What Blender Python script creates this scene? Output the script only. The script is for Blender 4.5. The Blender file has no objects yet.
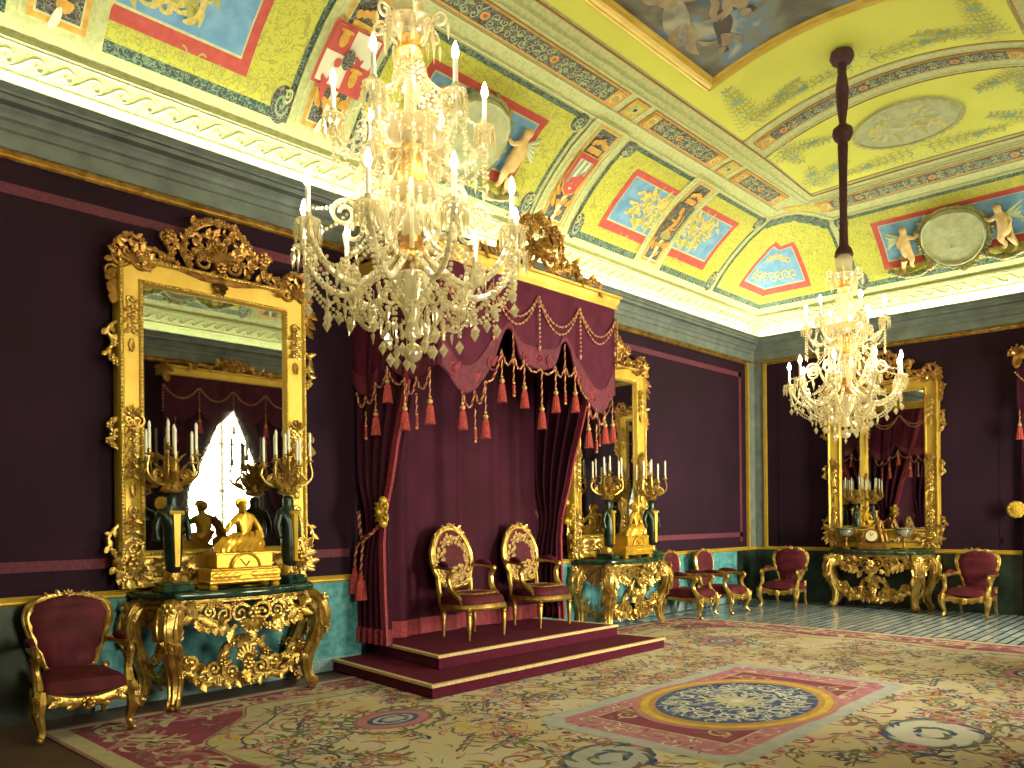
import bpy, math, random
from mathutils import Vector, Matrix
S = bpy.context.scene
PI = math.pi
# ---------------- camera, world, exposure, lights ----------------
TH = math.radians(43.28); ROLL = 0.01035
F3 = Vector((math.cos(TH), math.sin(TH), 0)); R3 = Vector((math.sin(TH), -math.cos(TH), 0)); U3 = Vector((0, 0, 1))
cr, sr = math.cos(ROLL), math.sin(ROLL)
CX = R3 * cr - U3 * sr; CY = U3 * cr + R3 * sr; CZ = -F3
cam = bpy.data.cameras.new('camera'); camo = bpy.data.objects.new('camera', cam); S.collection.objects.link(camo)
camo.matrix_world = Matrix(((CX.x, CY.x, CZ.x, -13.66), (CX.y, CY.y, CZ.y, -6.81), (CX.z, CY.z, CZ.z, 1.50), (0, 0, 0, 1)))
cam.sensor_width = 36.0; cam.lens = 805.0 / 1024 * 36; cam.shift_y = 134.15 / 1024; cam.clip_start = 0.02; cam.clip_end = 100
S.camera = camo
S.view_settings.view_transform = 'Standard'; S.view_settings.look = 'None'; S.view_settings.gamma = 1.0
S.view_settings.use_curve_mapping = False; S.view_settings.exposure = EXPOSURE = 0.2
W = bpy.data.worlds.new('world'); S.world = W; W.use_nodes = True
W.node_tree.nodes['Background'].inputs[0].default_value = (0.80, 0.90, 1.0, 1); W.node_tree.nodes['Background'].inputs[1].default_value = 2.5
cy_ = S.cycles
cy_.max_bounces = 7; cy_.diffuse_bounces = 4; cy_.glossy_bounces = 4; cy_.transmission_bounces = 3; cy_.transparent_max_bounces = 12
cy_.sample_clamp_indirect = 3.0; cy_.sample_clamp_direct = 0; cy_.use_denoising = True; cy_.caustics_reflective = False; cy_.caustics_refractive = False
cy_.blur_glossy = 0.6
WIN_X = (-10.9, -6.65, -2.3)          # the windows of the south wall
def area(name, loc, rot, sx, sy, power, col=(1, 1, 1), spread=PI):
    l = bpy.data.lights.new(name, 'AREA'); l.shape = 'RECTANGLE'; l.size = sx; l.size_y = sy; l.energy = power; l.color = col; l.spread = spread
    o = bpy.data.objects.new(name, l); S.collection.objects.link(o); o.location = loc; o.rotation_euler = rot; return o
WIN_P = (190, 540, 900)
for wx_, p_ in zip(WIN_X, WIN_P):
    area('daylight', (wx_, -7.42, 2.1), (PI / 2, 0, 0), 1.45, 3.6, p_, (0.90, 0.96, 1.0), 1.75)
COVE_E = 112.0; FLAME_E = 380.0

# ---------------- helpers ----------------
def lin(h):
    h = h.lstrip('#'); c = [int(h[i:i + 2], 16) / 255 for i in (0, 2, 4)]
    return tuple((x / 12.92 if x <= .04045 else ((x + .055) / 1.055) ** 2.4) for x in c) + (1,)
def mat(name, hexc, rough=.6, metal=0., noise=None, hex2=None, bump=None, sheen=0., spec=.5, emit=None, coat=0.):
    m = bpy.data.materials.new(name); m.use_nodes = True; nt = m.node_tree; b = nt.nodes['Principled BSDF']
    b.inputs['Base Color'].default_value = lin(hexc); b.inputs['Roughness'].default_value = rough; b.inputs['Metallic'].default_value = metal
    b.inputs['Specular IOR Level'].default_value = spec; b.inputs['Sheen Weight'].default_value = sheen; b.inputs['Coat Weight'].default_value = coat
    if sheen: b.inputs['Sheen Tint'].default_value = lin(hex2 or hexc); b.inputs['Sheen Roughness'].default_value = .4
    tc = nt.nodes.new('ShaderNodeTexCoord')
    if noise:
        n = nt.nodes.new('ShaderNodeTexNoise'); n.inputs['Scale'].default_value = noise[0]; n.inputs['Detail'].default_value = 4
        nt.links.new(tc.outputs['Object'], n.inputs['Vector'])
        r = nt.nodes.new('ShaderNodeValToRGB'); r.color_ramp.elements[0].position = noise[1]; r.color_ramp.elements[1].position = noise[2]
        r.color_ramp.elements[0].color = lin(hexc); r.color_ramp.elements[1].color = lin(hex2 or hexc)
        nt.links.new(n.outputs['Fac'], r.inputs['Fac']); nt.links.new(r.outputs['Color'], b.inputs['Base Color'])
    if bump:
        n = nt.nodes.new('ShaderNodeTexNoise'); n.inputs['Scale'].default_value = bump[0]; n.inputs['Detail'].default_value = 3
        nt.links.new(tc.outputs['Object'], n.inputs['Vector'])
        bp = nt.nodes.new('ShaderNodeBump'); bp.inputs['Strength'].default_value = bump[1]; bp.inputs['Distance'].default_value = bump[2] if len(bump) > 2 else .02
        nt.links.new(n.outputs['Fac'], bp.inputs['Height']); nt.links.new(bp.outputs['Normal'], b.inputs['Normal'])
    if emit: b.inputs['Emission Color'].default_value = lin(emit[0]); b.inputs['Emission Strength'].default_value = emit[1]
    return m
def arab(name, ground, line, scale, lo=.47, hi=.53, rough=.7, dist=6., line2=None, thick=.055):
    """painted foliage: thin wandering contour lines of a distorted noise over a flat ground"""
    m = mat(name, ground, rough); nt = m.node_tree; b = nt.nodes['Principled BSDF']
    tc = nt.nodes.new('ShaderNodeTexCoord'); n = nt.nodes.new('ShaderNodeTexNoise'); n.inputs['Scale'].default_value = scale
    n.inputs['Detail'].default_value = 2; n.inputs['Distortion'].default_value = dist; nt.links.new(tc.outputs['Object'], n.inputs['Vector'])
    r = nt.nodes.new('ShaderNodeValToRGB'); e = r.color_ramp.elements; e[0].position = lo - thick; e[0].color = lin(ground); e[1].position = hi + thick; e[1].color = lin(line2 or ground)
    a = e.new(lo); a.color = lin(line); a = e.new(hi); a.color = lin(line)
    nt.links.new(n.outputs['Fac'], r.inputs['Fac']); nt.links.new(r.outputs['Color'], b.inputs['Base Color']); return m

class G:
    """collects shapes into one mesh; g.M maps local shapes into the mesh"""
    def __init__(g): g.v = []; g.f = []; g.m = []; g.M = None
    def add(g, vs, fs, mi=0):
        o = len(g.v)
        if g.M is not None: vs = [tuple(g.M @ Vector(p)) for p in vs]
        g.v.extend(vs); g.f.extend([tuple(i + o for i in f) for f in fs]); g.m.extend([mi] * len(fs)); return g
    def build(g, name, mats, parent=None, smooth=True, loc=None, angle=40):
        me = bpy.data.meshes.new(name); me.from_pydata(g.v, [], g.f)
        if not isinstance(mats, (list, tuple)): mats = [mats]
        for m in mats: me.materials.append(m)
        if len(mats) > 1: me.polygons.foreach_set('material_index', g.m)
        if smooth:
            me.polygons.foreach_set('use_smooth', [True] * len(me.polygons))
            try: me.set_sharp_from_angle(angle=math.radians(angle))
            except Exception: pass
        me.update()
        o = bpy.data.objects.new(name, me); S.collection.objects.link(o)
        if parent is not None: o.parent = parent
        if loc: o.location = loc
        return o
    # ---- shapes
    def box(g, x0, x1, y0, y1, z0, z1, mi=0, b=0.):
        if b <= 0:
            vs = [(x, y, z) for z in (z0, z1) for y in (y0, y1) for x in (x0, x1)]
            return g.add(vs, [(0, 2, 3, 1), (4, 5, 7, 6), (0, 1, 5, 4), (2, 6, 7, 3), (0, 4, 6, 2), (1, 3, 7, 5)], mi)
        return g.prism([(x0, y0), (x1, y0), (x1, y1), (x0, y1)], z0, z1, b, mi)
    def prism(g, out, z0, z1, b=0., mi=0, rows=None):
        """vertical prism over a 2D outline (counter-clockwise) with softened top and bottom edges; rows = [(z, inset)]"""
        n = len(out); rows = rows or ([(z0, b), (z0 + b, 0), (z1 - b, 0), (z1, b)] if b else [(z0, 0), (z1, 0)])
        vs = []
        for z, i in rows:
            for p in (inset(out, i) if i else out): vs.append((p[0], p[1], z))
        fs = []
        for k in range(len(rows) - 1):
            for j in range(n): fs.append((k * n + j, k * n + (j + 1) % n, (k + 1) * n + (j + 1) % n, (k + 1) * n + j))
        fs.append(tuple(range(n - 1, -1, -1))); fs.append(tuple((len(rows) - 1) * n + j for j in range(n)))
        return g.add(vs, fs, mi)
    def lathe(g, prof, n=12, mi=0, c=(0, 0, 0), sq=1.):
        vs = []; fs = []
        for r, z in prof:
            for k in range(n): a = 2 * PI * k / n; vs.append((c[0] + r * math.cos(a), c[1] + r * sq * math.sin(a), c[2] + z))
        for i in range(len(prof) - 1):
            for k in range(n): k2 = (k + 1) % n; fs.append((i * n + k, i * n + k2, (i + 1) * n + k2, (i + 1) * n + k))
        fs.append(tuple(range(n - 1, -1, -1))); fs.append(tuple((len(prof) - 1) * n + k for k in range(n)))
        return g.add(vs, fs, mi)
    def tube(g, pts, r, n=6, mi=0, closed=False, flat=1., up=None):
        pts = [Vector(p) for p in pts]; N = len(pts)
        rs = [r] * N if isinstance(r, (int, float)) else ([r(i / (N - 1)) for i in range(N)] if callable(r) else list(r))
        T = []
        for i in range(N):
            a = pts[(i - 1) % N] if (closed or i) else pts[0]; b = pts[(i + 1) % N] if (closed or i < N - 1) else pts[-1]
            t = b - a; T.append(t.normalized() if t.length > 1e-9 else Vector((0, 0, 1)))
        u = Vector(up) if up else (Vector((0, 1, 0)) if abs(T[0].y) < .9 else Vector((1, 0, 0)))
        vs = []
        for i in range(N):
            t = T[i]; u = u - t * u.dot(t)
            if u.length < 1e-6: u = t.orthogonal()
            u.normalize(); w = t.cross(u)
            for k in range(n):
                a = 2 * PI * k / n; p = pts[i] + (u * math.cos(a) * flat + w * math.sin(a)) * rs[i]; vs.append(tuple(p))
        fs = []
        for i in range(N if closed else N - 1):
            j = (i + 1) % N
            for k in range(n): k2 = (k + 1) % n; fs.append((i * n + k, j * n + k, j * n + k2, i * n + k2))
        if not closed: fs.append(tuple(range(n))); fs.append(tuple((N - 1) * n + k for k in range(n - 1, -1, -1)))
        return g.add(vs, fs, mi)
    def ball(g, c, r, n=8, m=5, mi=0, sx=1, sy=1, sz=1):
        vs = [(c[0], c[1], c[2] - r * sz)]; fs = []
        for i in range(1, m):
            a = PI * i / m
            for k in range(n): b = 2 * PI * k / n; vs.append((c[0] + r * sx * math.sin(a) * math.cos(b), c[1] + r * sy * math.sin(a) * math.sin(b), c[2] - r * sz * math.cos(a)))
        vs.append((c[0], c[1], c[2] + r * sz)); L = len(vs) - 1
        for k in range(n): k2 = (k + 1) % n; fs.append((0, 1 + k2, 1 + k)); fs.append((L, L - n + k, L - n + k2))
        for i in range(m - 2):
            for k in range(n): k2 = (k + 1) % n; fs.append((1 + i * n + k, 1 + i * n + k2, 1 + (i + 1) * n + k2, 1 + (i + 1) * n + k))
        return g.add(vs, fs, mi)
    def gem(g, c, r, h0, h1, n=5, mi=0):
        vs = [(c[0], c[1], c[2] - h0)] + [(c[0] + r * math.cos(2 * PI * k / n), c[1] + r * math.sin(2 * PI * k / n), c[2]) for k in range(n)] + [(c[0], c[1], c[2] + h1)]
        fs = []
        for k in range(n): k2 = (k + 1) % n; fs.append((0, 1 + k2, 1 + k)); fs.append((n + 1, 1 + k, 1 + k2))
        return g.add(vs, fs, mi)
    def grid(g, fn, nu, nv, mi=0, wrap=False):
        vs = [tuple(fn(i / nu, j / nv)) for j in range(nv + 1) for i in range(nu + 1)]; w = nu + 1
        return g.add(vs, [(j * w + i, j * w + i + 1, (j + 1) * w + i + 1, (j + 1) * w + i) for j in range(nv) for i in range(nu)], mi)
    def slab(g, fn, nu, nv, th, mi=0):
        """a sheet of thickness th: fn(u,v)->point, thickened along its own normal"""
        P = [[Vector(fn(i / nu, j / nv)) for i in range(nu + 1)] for j in range(nv + 1)]
        A = []; B = []
        for j in range(nv + 1):
            for i in range(nu + 1):
                du = P[j][min(i + 1, nu)] - P[j][max(i - 1, 0)]; dv = P[min(j + 1, nv)][i] - P[max(j - 1, 0)][i]
                n = du.cross(dv); n = n.normalized() if n.length > 1e-12 else Vector((0, -1, 0))
                A.append(tuple(P[j][i] + n * th / 2)); B.append(tuple(P[j][i] - n * th / 2))
        w = nu + 1; o = len(A); fs = []
        for j in range(nv):
            for i in range(nu):
                q = (j * w + i, j * w + i + 1, (j + 1) * w + i + 1, (j + 1) * w + i); fs.append(q); fs.append(tuple(o + k for k in reversed(q)))
        rim = [i for i in range(w)] + [j * w + nu for j in range(1, nv + 1)] + [nv * w + i for i in range(nu - 1, -1, -1)] + [j * w for j in range(nv - 1, 0, -1)]
        for k in range(len(rim)): a, b = rim[k], rim[(k + 1) % len(rim)]; fs.append((a, o + a, o + b, b))
        return g.add(A + B, fs, mi)
    def frame(g, x0, x1, z0, z1, prof, mi=0):
        """mitred moulding round a rectangle in the XZ plane; prof = [(outward offset, y)]"""
        n = len(prof); vs = []
        for sx, sz, x, z in ((-1, -1, x0, z0), (1, -1, x1, z0), (1, 1, x1, z1), (-1, 1, x0, z1)):
            for o, y in prof: vs.append((x + sx * o, y, z + sz * o))
        fs = []; mis = []
        for k in range(4):
            j = (k + 1) % 4
            for i in range(n): i2 = (i + 1) % n; fs.append((k * n + i, j * n + i, j * n + i2, k * n + i2))
        return g.add(vs, fs, mi)
    # ---- carved ornament, in the XZ plane, front towards -Y
    def scroll(g, x, z, R, a0, turns, d=1, r=.012, y=0., mi=0, n=5, k=.82, flat=.9):
        """a volute: starts at angle a0 on radius R and winds inwards, ending in an eye"""
        N = max(8, int(14 * turns)); pts = []
        for i in range(N + 1):
            t = i / N; a = a0 + d * 2 * PI * turns * t; q = R * (1 - k * t); pts.append((x + q * math.cos(a), y - .3 * r * t, z + q * math.sin(a)))
        g.tube(pts, lambda t: r * (1 - .45 * t), n, mi, flat=flat); g.ball(pts[-1], r * 1.05, 6, 4, mi); return g
    def curve(g, P, r, n=6, mi=0, y=None, seg=6, flat=1., r1=None):
        P = [p if len(p) == 3 else (p[0], y or 0., p[1]) for p in P]; pts = smooth(P, seg)
        if r1 is not None:
            r0 = r; r = lambda t: r0 + (r1 - r0) * t
        g.tube(pts, r, n, mi, flat=flat); return pts
    def leaf(g, x, z, a, L, Wd, y=0., curl=.3, mi=0, lobes=4, th=.25, nu=11):
        """acanthus leaf: lobed outline, ridged, tip curling forward, closed behind"""
        ca, sa = math.cos(a), math.sin(a); A = []
        for i in range(nu + 1):
            t = i / nu; w = Wd * (math.sin(PI * min(1, t * .93 + .07)) ** .7) * (.60 + .40 * abs(math.sin(lobes * PI * t + .4)))
            bend = curl * L * t * t
            for s in (-1, -.45, 0, .45, 1):
                h = th * Wd * (1 - s * s) * (1 if s else .75) + .004
                px = L * t - abs(s) * Wd * .25 * t; pz = s * w
                A.append((x + ca * px - sa * pz, y - h - bend, z + sa * px + ca * pz))
        fs = []
        for i in range(nu):
            for k in range(4): q = i * 5 + k; fs.append((q, q + 5, q + 6, q + 1))
        o = len(A)
        for i in range(nu + 1):
            for k in (0, 4): p = A[i * 5 + k]; A.append((p[0], p[1] + .008, p[2]))
        for i in range(nu):
            b = o + i * 2; fs += [(b, b + 1, b + 3, b + 2), (i * 5, b, b + 2, i * 5 + 5), (i * 5 + 4, i * 5 + 9, b + 3, b + 1)]
        fs += [(0, 1, 2, 3, 4, o + 1, o)]
        e = nu * 5; fs += [(e + 4, e + 3, e + 2, e + 1, e, o + nu * 2, o + nu * 2 + 1)]
        return g.add(A, fs, mi)
    def rosette(g, x, z, R, y=0., n=6, mi=0):
        for k in range(n):
            a = 2 * PI * k / n; g.ball((x + R * .62 * math.cos(a), y - R * .15, z + R * .62 * math.sin(a)), R * .4, 6, 4, mi, sy=.6)
        g.ball((x, y - R * .35, z), R * .36, 6, 4, mi); return g
    def shell(g, x, z, R, a0, a1, y=0., n=7, mi=0):
        for k in range(n):
            a = a0 + (a1 - a0) * k / (n - 1); q = R * (1 - .18 * abs(2 * k / (n - 1) - 1))
            g.tube([(x, y, z), (x + .55 * q * math.cos(a), y - R * .28, z + .55 * q * math.sin(a)), (x + q * math.cos(a), y - R * .14, z + q * math.sin(a))], [R * .04, R * .15, R * .12], 5, mi)
            g.ball((x + q * math.cos(a), y - R * .14, z + q * math.sin(a)), R * .14, 6, 4, mi)
        g.ball((x, y - R * .1, z), R * .18, 7, 5, mi); return g
    def garnish(g, P, step, size, seed=0, y=0., mi=0, ros=.3):
        """alternating leaves and blossoms along a curve"""
        rn = random.Random(seed); acc = 0; side = 1
        for i in range(1, len(P)):
            a, b = Vector(P[i - 1]), Vector(P[i]); acc += (b - a).length
            if acc < step * .72: continue
            acc = 0; d = b - a; an = math.atan2(d.z, d.x); s = size * rn.uniform(.6, 1.0)
            if rn.random() < ros: g.rosette(b.x, b.z, s * .45, b.y + y - .01, 5, mi)
            else: g.leaf(b.x, b.z, an + side * rn.uniform(.5, 1.1), s, s * .34, b.y + y, rn.uniform(.05, .35), mi)
            side = -side
        return g
    def beads(g, P, step, r, mi=0, n=5, m=4):
        acc = 0; P = [Vector(p) for p in P]
        for i in range(1, len(P)):
            a, b = P[i - 1], P[i]; L = (b - a).length
            if L < 1e-9: continue
            t = step - acc
            while t <= L: g.ball(tuple(a.lerp(b, t / L)), r, n, m, mi); t += step
            acc = L - (t - step)
        return g
def inset(out, d):
    n = len(out); r = []
    for i in range(n):
        a, b, c = out[i - 1], out[i], out[(i + 1) % n]
        e1 = (b[0] - a[0], b[1] - a[1]); e2 = (c[0] - b[0], c[1] - b[1])
        l1 = math.hypot(*e1) or 1; l2 = math.hypot(*e2) or 1
        nx = -e1[1] / l1 - e2[1] / l2; ny = e1[0] / l1 + e2[0] / l2; l = math.hypot(nx, ny) or 1
        dot = max(.35, (nx / l) * (-e1[1] / l1) + (ny / l) * (e1[0] / l1)); r.append((b[0] + nx / l * d / dot, b[1] + ny / l * d / dot))
    return r
def smooth(P, seg=6, closed=False):
    """Catmull-Rom through the points"""
    P = [Vector(p) for p in P]; n = len(P); out = []
    for i in range(n if closed else n - 1):
        p1, p2 = P[i], P[(i + 1) % n]
        p0 = P[(i - 1) % n] if (closed or i) else p1 * 2 - p2; p3 = P[(i + 2) % n] if (closed or i < n - 2) else p2 * 2 - p1
        for k in range(seg):
            t = k / seg; out.append(.5 * ((2 * p1) + (p2 - p0) * t + (2 * p0 - 5 * p1 + 4 * p2 - p3) * t * t + (3 * p1 - p0 - 3 * p2 + p3) * t ** 3))
    if not closed: out.append(P[-1])
    return [tuple(p) for p in out]
def sag(a, b, drop, n=10):
    a, b = Vector(a), Vector(b); return [tuple(a.lerp(b, i / n) - Vector((0, 0, drop * 4 * (i / n) * (1 - i / n)))) for i in range(n + 1)]
def T(x=0, y=0, z=0, rz=0, s=1): return Matrix.Translation((x, y, z)) @ Matrix.Rotation(rz, 4, 'Z') @ Matrix.Scale(s, 4)
def tag(o, label=None, cat=None, group=None, kind=None):
    if label: o['label'] = label
    if cat: o['category'] = cat
    if group: o['group'] = group
    if kind: o['kind'] = kind
    return o
def thing(name, label, cat, loc=(0, 0, 0), rz=0, group=None):
    o = bpy.data.objects.new(name, None); S.collection.objects.link(o); o.location = loc; o.rotation_euler = (0, 0, rz); o.empty_display_size = .2
    return tag(o, label, cat, group)
def struct(g, name, mats, smooth=True, **k): return tag(g.build(name, mats, None, smooth, **k), kind='structure')
def dup(root, loc, rz=0, label=None, group=None):
    def cp(o, par):
        c = o.copy(); S.collection.objects.link(c)
        if par is not None: c.parent = par
        for ch in kids.get(o.name, []): cp(ch, c)
        return c
    kids = {}
    for o in S.objects:
        if o.parent is not None: kids.setdefault(o.parent.name, []).append(o)
    r = cp(root, None); r.location = loc; r.rotation_euler = (0, 0, rz)
    return tag(r, label, None, group)
# ---------------- materials ----------------
M = {}
M['gold'] = mat('gilding', '#a07832', .30, .8, (11, .35, .7), '#dcbc70', (38, .4, .012))
M['gold_flat'] = mat('burnished_gilding', '#bf982f', .40, .4, (4, .3, .7), '#d2ae4a')
M['gold_red'] = mat('reddish_gilding', '#86592a', .32, .78, (14, .35, .7), '#cc9c58', (40, .3, .01))
M['gold_dark'] = mat('aged_gilding', '#7a5526', .4, .6, (12, .35, .7), '#a87c38', (40, .3, .01))
M['velvet'] = mat('wall_velvet', '#221220', .8, 0, (1.2, .35, .7), '#2c1629', None, .0, .12)
_b = M['velvet'].node_tree.nodes['Principled BSDF']; _b.inputs['Sheen Weight'].default_value = .04; _b.inputs['Sheen Tint'].default_value = lin('#8a2c54'); _b.inputs['Sheen Roughness'].default_value = .35   # wall_sheen
M['band'] = mat('woven_band', '#4e1a2e', .8, 0, (60, .4, .6), '#62243a', None, .3)
M['stone'] = mat('green_painted_stone', '#5a6160', .6, 0, (5, .3, .75), '#788180', (30, .15, .01))
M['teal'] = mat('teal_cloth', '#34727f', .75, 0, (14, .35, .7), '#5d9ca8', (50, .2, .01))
M['mirror'] = mat('mirror_silver', '#dcdedb', .02, 1.)
M['marble'] = mat('dark_green_marble', '#12251f', .14, 0, (9, .4, .7), '#2c4a3e')
M['crimson'] = mat('crimson_velvet', '#46102a', .75, 0, (7, .35, .7), '#561633', (60, .2, .006), .15, .2)
M['crimson_dark'] = mat('dark_crimson_drapery', '#340e20', .8, 0, (3, .35, .7), '#40132a', None, .1, .15)
M['crimson_bright'] = mat('bright_crimson_trim', '#761a2c', .75, 0, (40, .4, .65), '#90303f', (60, .4, .008), .3)
M['applique'] = mat('applique_velvet', '#4c1026', .75, 0, (14, .35, .65), '#691a36', (40, .4, .008), .3)
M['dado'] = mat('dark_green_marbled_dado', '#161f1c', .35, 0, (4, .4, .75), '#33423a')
M['tassel'] = mat('red_silk_tassel', '#8c2430', .7, 0, (60, .4, .6), '#b8483f')
M['cordgold'] = mat('gold_thread', '#a8784a', .5, .3, (50, .4, .6), '#d8ae78')
M['bronze'] = mat('dark_green_bronze', '#15201c', .3, .4, (8, .4, .7), '#26352c')
M['candle'] = mat('white_candle', '#eeeada', .5)
M['silver'] = mat('silvered_metal', '#c8c4b4', .25, .9)
M['dial'] = mat('pale_dial', '#e8dcb4', .5)
M['rope'] = mat('plum_velvet_sleeve', '#3c1a24', .85, 0, (20, .4, .6), '#4c2430', None, .3)
M['amber'] = mat('amber_gilt_glass', '#b3803a', .25, .45, (24, .35, .65), '#dcb866', (50, .6, .01))
M['flame'] = mat('candle_flame', '#ffe9b0', .5, 0, emit=('#fff0d2', FLAME_E))
def crystal(name, tint, w_t, w_d):
    m = bpy.data.materials.new(name); m.use_nodes = True; nt = m.node_tree; nt.nodes.remove(nt.nodes['Principled BSDF']); out = nt.nodes['Material Output']
    tr = nt.nodes.new('ShaderNodeBsdfTransparent'); tr.inputs[0].default_value = lin('#f6f0d8'); gl = nt.nodes.new('ShaderNodeBsdfGlossy'); gl.inputs['Roughness'].default_value = .12
    gl.inputs[0].default_value = lin('#fff6de'); tl = nt.nodes.new('ShaderNodeBsdfTranslucent'); tl.inputs[0].default_value = lin(tint)
    df = nt.nodes.new('ShaderNodeBsdfDiffuse'); df.inputs[0].default_value = lin(tint)
    def mix(f, a, b):
        x = nt.nodes.new('ShaderNodeMixShader'); x.inputs[0].default_value = f; nt.links.new(a.outputs[0], x.inputs[1]); nt.links.new(b.outputs[0], x.inputs[2]); return x
    nt.links.new(mix(w_t, mix(w_d, gl, mix(.5, tl, df)), tr).outputs[0], out.inputs[0]); return m
M['crystal'] = crystal('cut_crystal', '#f8f0d0', .42, .55)
M['glass_arm'] = crystal('pale_moulded_glass', '#f8efcc', .12, .78)
M['pane'] = crystal('window_glass', '#ffffff', .92, .1)
# ---------------- room shell ----------------
X0, X1, Y0, Y1 = -15.5, 0.0, -7.0, 0.0
XY = Matrix(((1, 0, 0, 0), (0, 0, 1, 0), (0, 1, 0, 0), (0, 0, 0, 1)))     # frame() drawn in plan
def floor_mat():
    m = mat('inlaid_floor_tiles', '#5b6a70', .16, 0); nt = m.node_tree; b = nt.nodes['Principled BSDF']
    tc = nt.nodes.new('ShaderNodeTexCoord'); cols = []
    mp = nt.nodes.new('ShaderNodeMapping'); mp.inputs['Rotation'].default_value = (0, 0, 0); nt.links.new(tc.outputs['Object'], mp.inputs[0])
    w = nt.nodes.new('ShaderNodeTexBrick'); w.offset = .5; w.inputs['Scale'].default_value = 1; w.inputs['Mortar Size'].default_value = .014
    w.inputs['Brick Width'].default_value = .55; w.inputs['Row Height'].default_value = .115; w.inputs['Mortar'].default_value = lin('#1e2a36')
    w.inputs['Color1'].default_value = lin('#b6bec4'); w.inputs['Color2'].default_value = lin('#8798a6'); nt.links.new(mp.outputs[0], w.inputs['Vector'])
    nt.links.new(w.outputs['Color'], b.inputs['Base Color']); return m
M['tiles'] = floor_mat(); M['wood'] = mat('brown_floor_boards', '#4c3a34', .45, 0, (6, .3, .7), '#5c463e')
g = G(); g.box(-5.4, X1, Y0, Y1, -.15, 0); g.box(X0, -5.4, Y0, Y1, -.15, 0, 1); struct(g, 'floor', [M['tiles'], M['wood']], False)  # west of the tiles the floor is a mottled brown
g = G(); g.box(X0 - .2, X1 + .2, 0, .2, -.15, 4.7); struct(g, 'wall_north', M['velvet'], False)
g = G(); g.box(0, .2, Y0 - .2, Y1, -.15, 4.7); struct(g, 'wall_east', M['velvet'], False)
g = G(); g.box(X0 - .2, X0, Y0 - .2, Y1, -.15, 4.7); struct(g, 'wall_west', M['velvet'], False)
g = G(); e = X0
for wx_ in WIN_X:
    g.box(e, wx_ - .72, Y0 - .3, Y0, -.15, 4.7); g.box(wx_ - .72, wx_ + .72, Y0 - .3, Y0, 3.9, 4.7); g.box(wx_ - .72, wx_ + .72, Y0 - .3, Y0, -.15, .25); e = wx_ + .72
g.box(e, X1, Y0 - .3, Y0, -.15, 4.7); struct(g, 'wall_south', M['velvet'], False)
M['white_paint'] = mat('cream_painted_wood', '#d8d2c0', .5)
for i, wx_ in enumerate(WIN_X):
    g = G(); g.M = T(wx_, Y0 - .2, 0)
    g.frame(-.62, .62, .35, 3.8, [(.1, -.05), (.1, .05), (0, .05), (0, -.05)])
    g.box(-.03, .03, -.04, .04, .35, 3.8)
    for z in (1.2, 2.05, 2.9): g.box(-.62, .62, -.03, .03, z - .02, z + .02)
    w = struct(g, 'window_%d' % (i + 1), M['white_paint'], False)
    g = G(); g.M = T(wx_, Y0 - .2, 0); g.box(-.62, .62, -.004, .004, .35, 3.8); g.build('pane', M['pane'], w, False)
# dado, skirting fringe, rails, cornice, corner pilaster
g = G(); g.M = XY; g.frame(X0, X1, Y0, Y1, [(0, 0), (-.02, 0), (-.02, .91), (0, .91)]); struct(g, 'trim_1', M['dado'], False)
g = G()
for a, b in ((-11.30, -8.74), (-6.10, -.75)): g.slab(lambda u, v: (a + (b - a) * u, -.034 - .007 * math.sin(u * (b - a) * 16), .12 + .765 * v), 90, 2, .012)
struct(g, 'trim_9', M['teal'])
M['fringe'] = mat('pale_blue_fringe', '#5f7c88', .8, 0, (70, .4, .6), '#86a0a8')
g = G()
for a, b in ((-11.30, -8.74), (-6.10, -.75)): g.slab(lambda u, v: (a + (b - a) * u, -.036 - .007 * math.sin(u * (b - a) * 16), .012 + .13 * v), 90, 1, .014)
struct(g, 'baseboard_north', M['fringe'])
g = G(); g.M = XY; g.frame(X0, X1, Y0, Y1, [(0, .885), (-.03, .885), (-.045, .9), (-.045, .915), (-.03, .92), (-.035, .935), (-.02, .95), (0, .95)])
struct(g, 'trim_2', M['gold_flat'])
g = G(); g.M = XY; g.frame(X0, X1, Y0, Y1, [(0, 4.20), (-.02, 4.20), (-.035, 4.215), (-.02, 4.23), (-.03, 4.24), (-.045, 4.255), (-.03, 4.275), (0, 4.28)]); struct(g, 'trim_3', M['gold'])
g = G(); g.M = XY
g.frame(X0, X1, Y0, Y1, [(0, 4.27), (-.03, 4.28), (-.03, 4.40), (-.05, 4.41), (-.05, 4.47), (-.075, 4.485), (-.085, 4.51), (-.11, 4.53), (-.12, 4.55), (-.19, 4.56), (-.195, 4.605), (-.215, 4.615), (-.24, 4.645), (-.25, 4.65), (-.25, 4.665), (-.22, 4.665), (-.22, 4.60), (0, 4.58)])
struct(g, 'trim_4', M['stone'], angle=30)
g = G(); g.box(-.285, 0, -.03, 0, .93, 4.28); g.box(-.03, 0, -.235, -.03, .93, 4.28); struct(g, 'trim_5', M['stone'], False)
g = G()
for x0, x1, y0, y1 in ((-.315, -.265, -.05, 0), (-.05, 0, -.255, -.205)):
    g.box(x0, x1, y0, y1, .93, 4.24, 0, .012)
struct(g, 'trim_6', M['gold_flat'])
def band_rect(g, p):           # woven border band: raised 6 mm
    for a0, a1, z0, z1 in p: g.box(a0, a1, -.008, 0, z0, z1)
g = G(); band_rect(g, [(-15.2, -8.85, 3.95, 4.03), (-6.0, -.49, 3.95, 4.03), (-15.2, -8.85, 1.13, 1.21), (-6.0, -.49, 1.13, 1.21), (-.57, -.49, 1.05, 4.03)])
struct(g, 'trim_7', M['band'], False)
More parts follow.
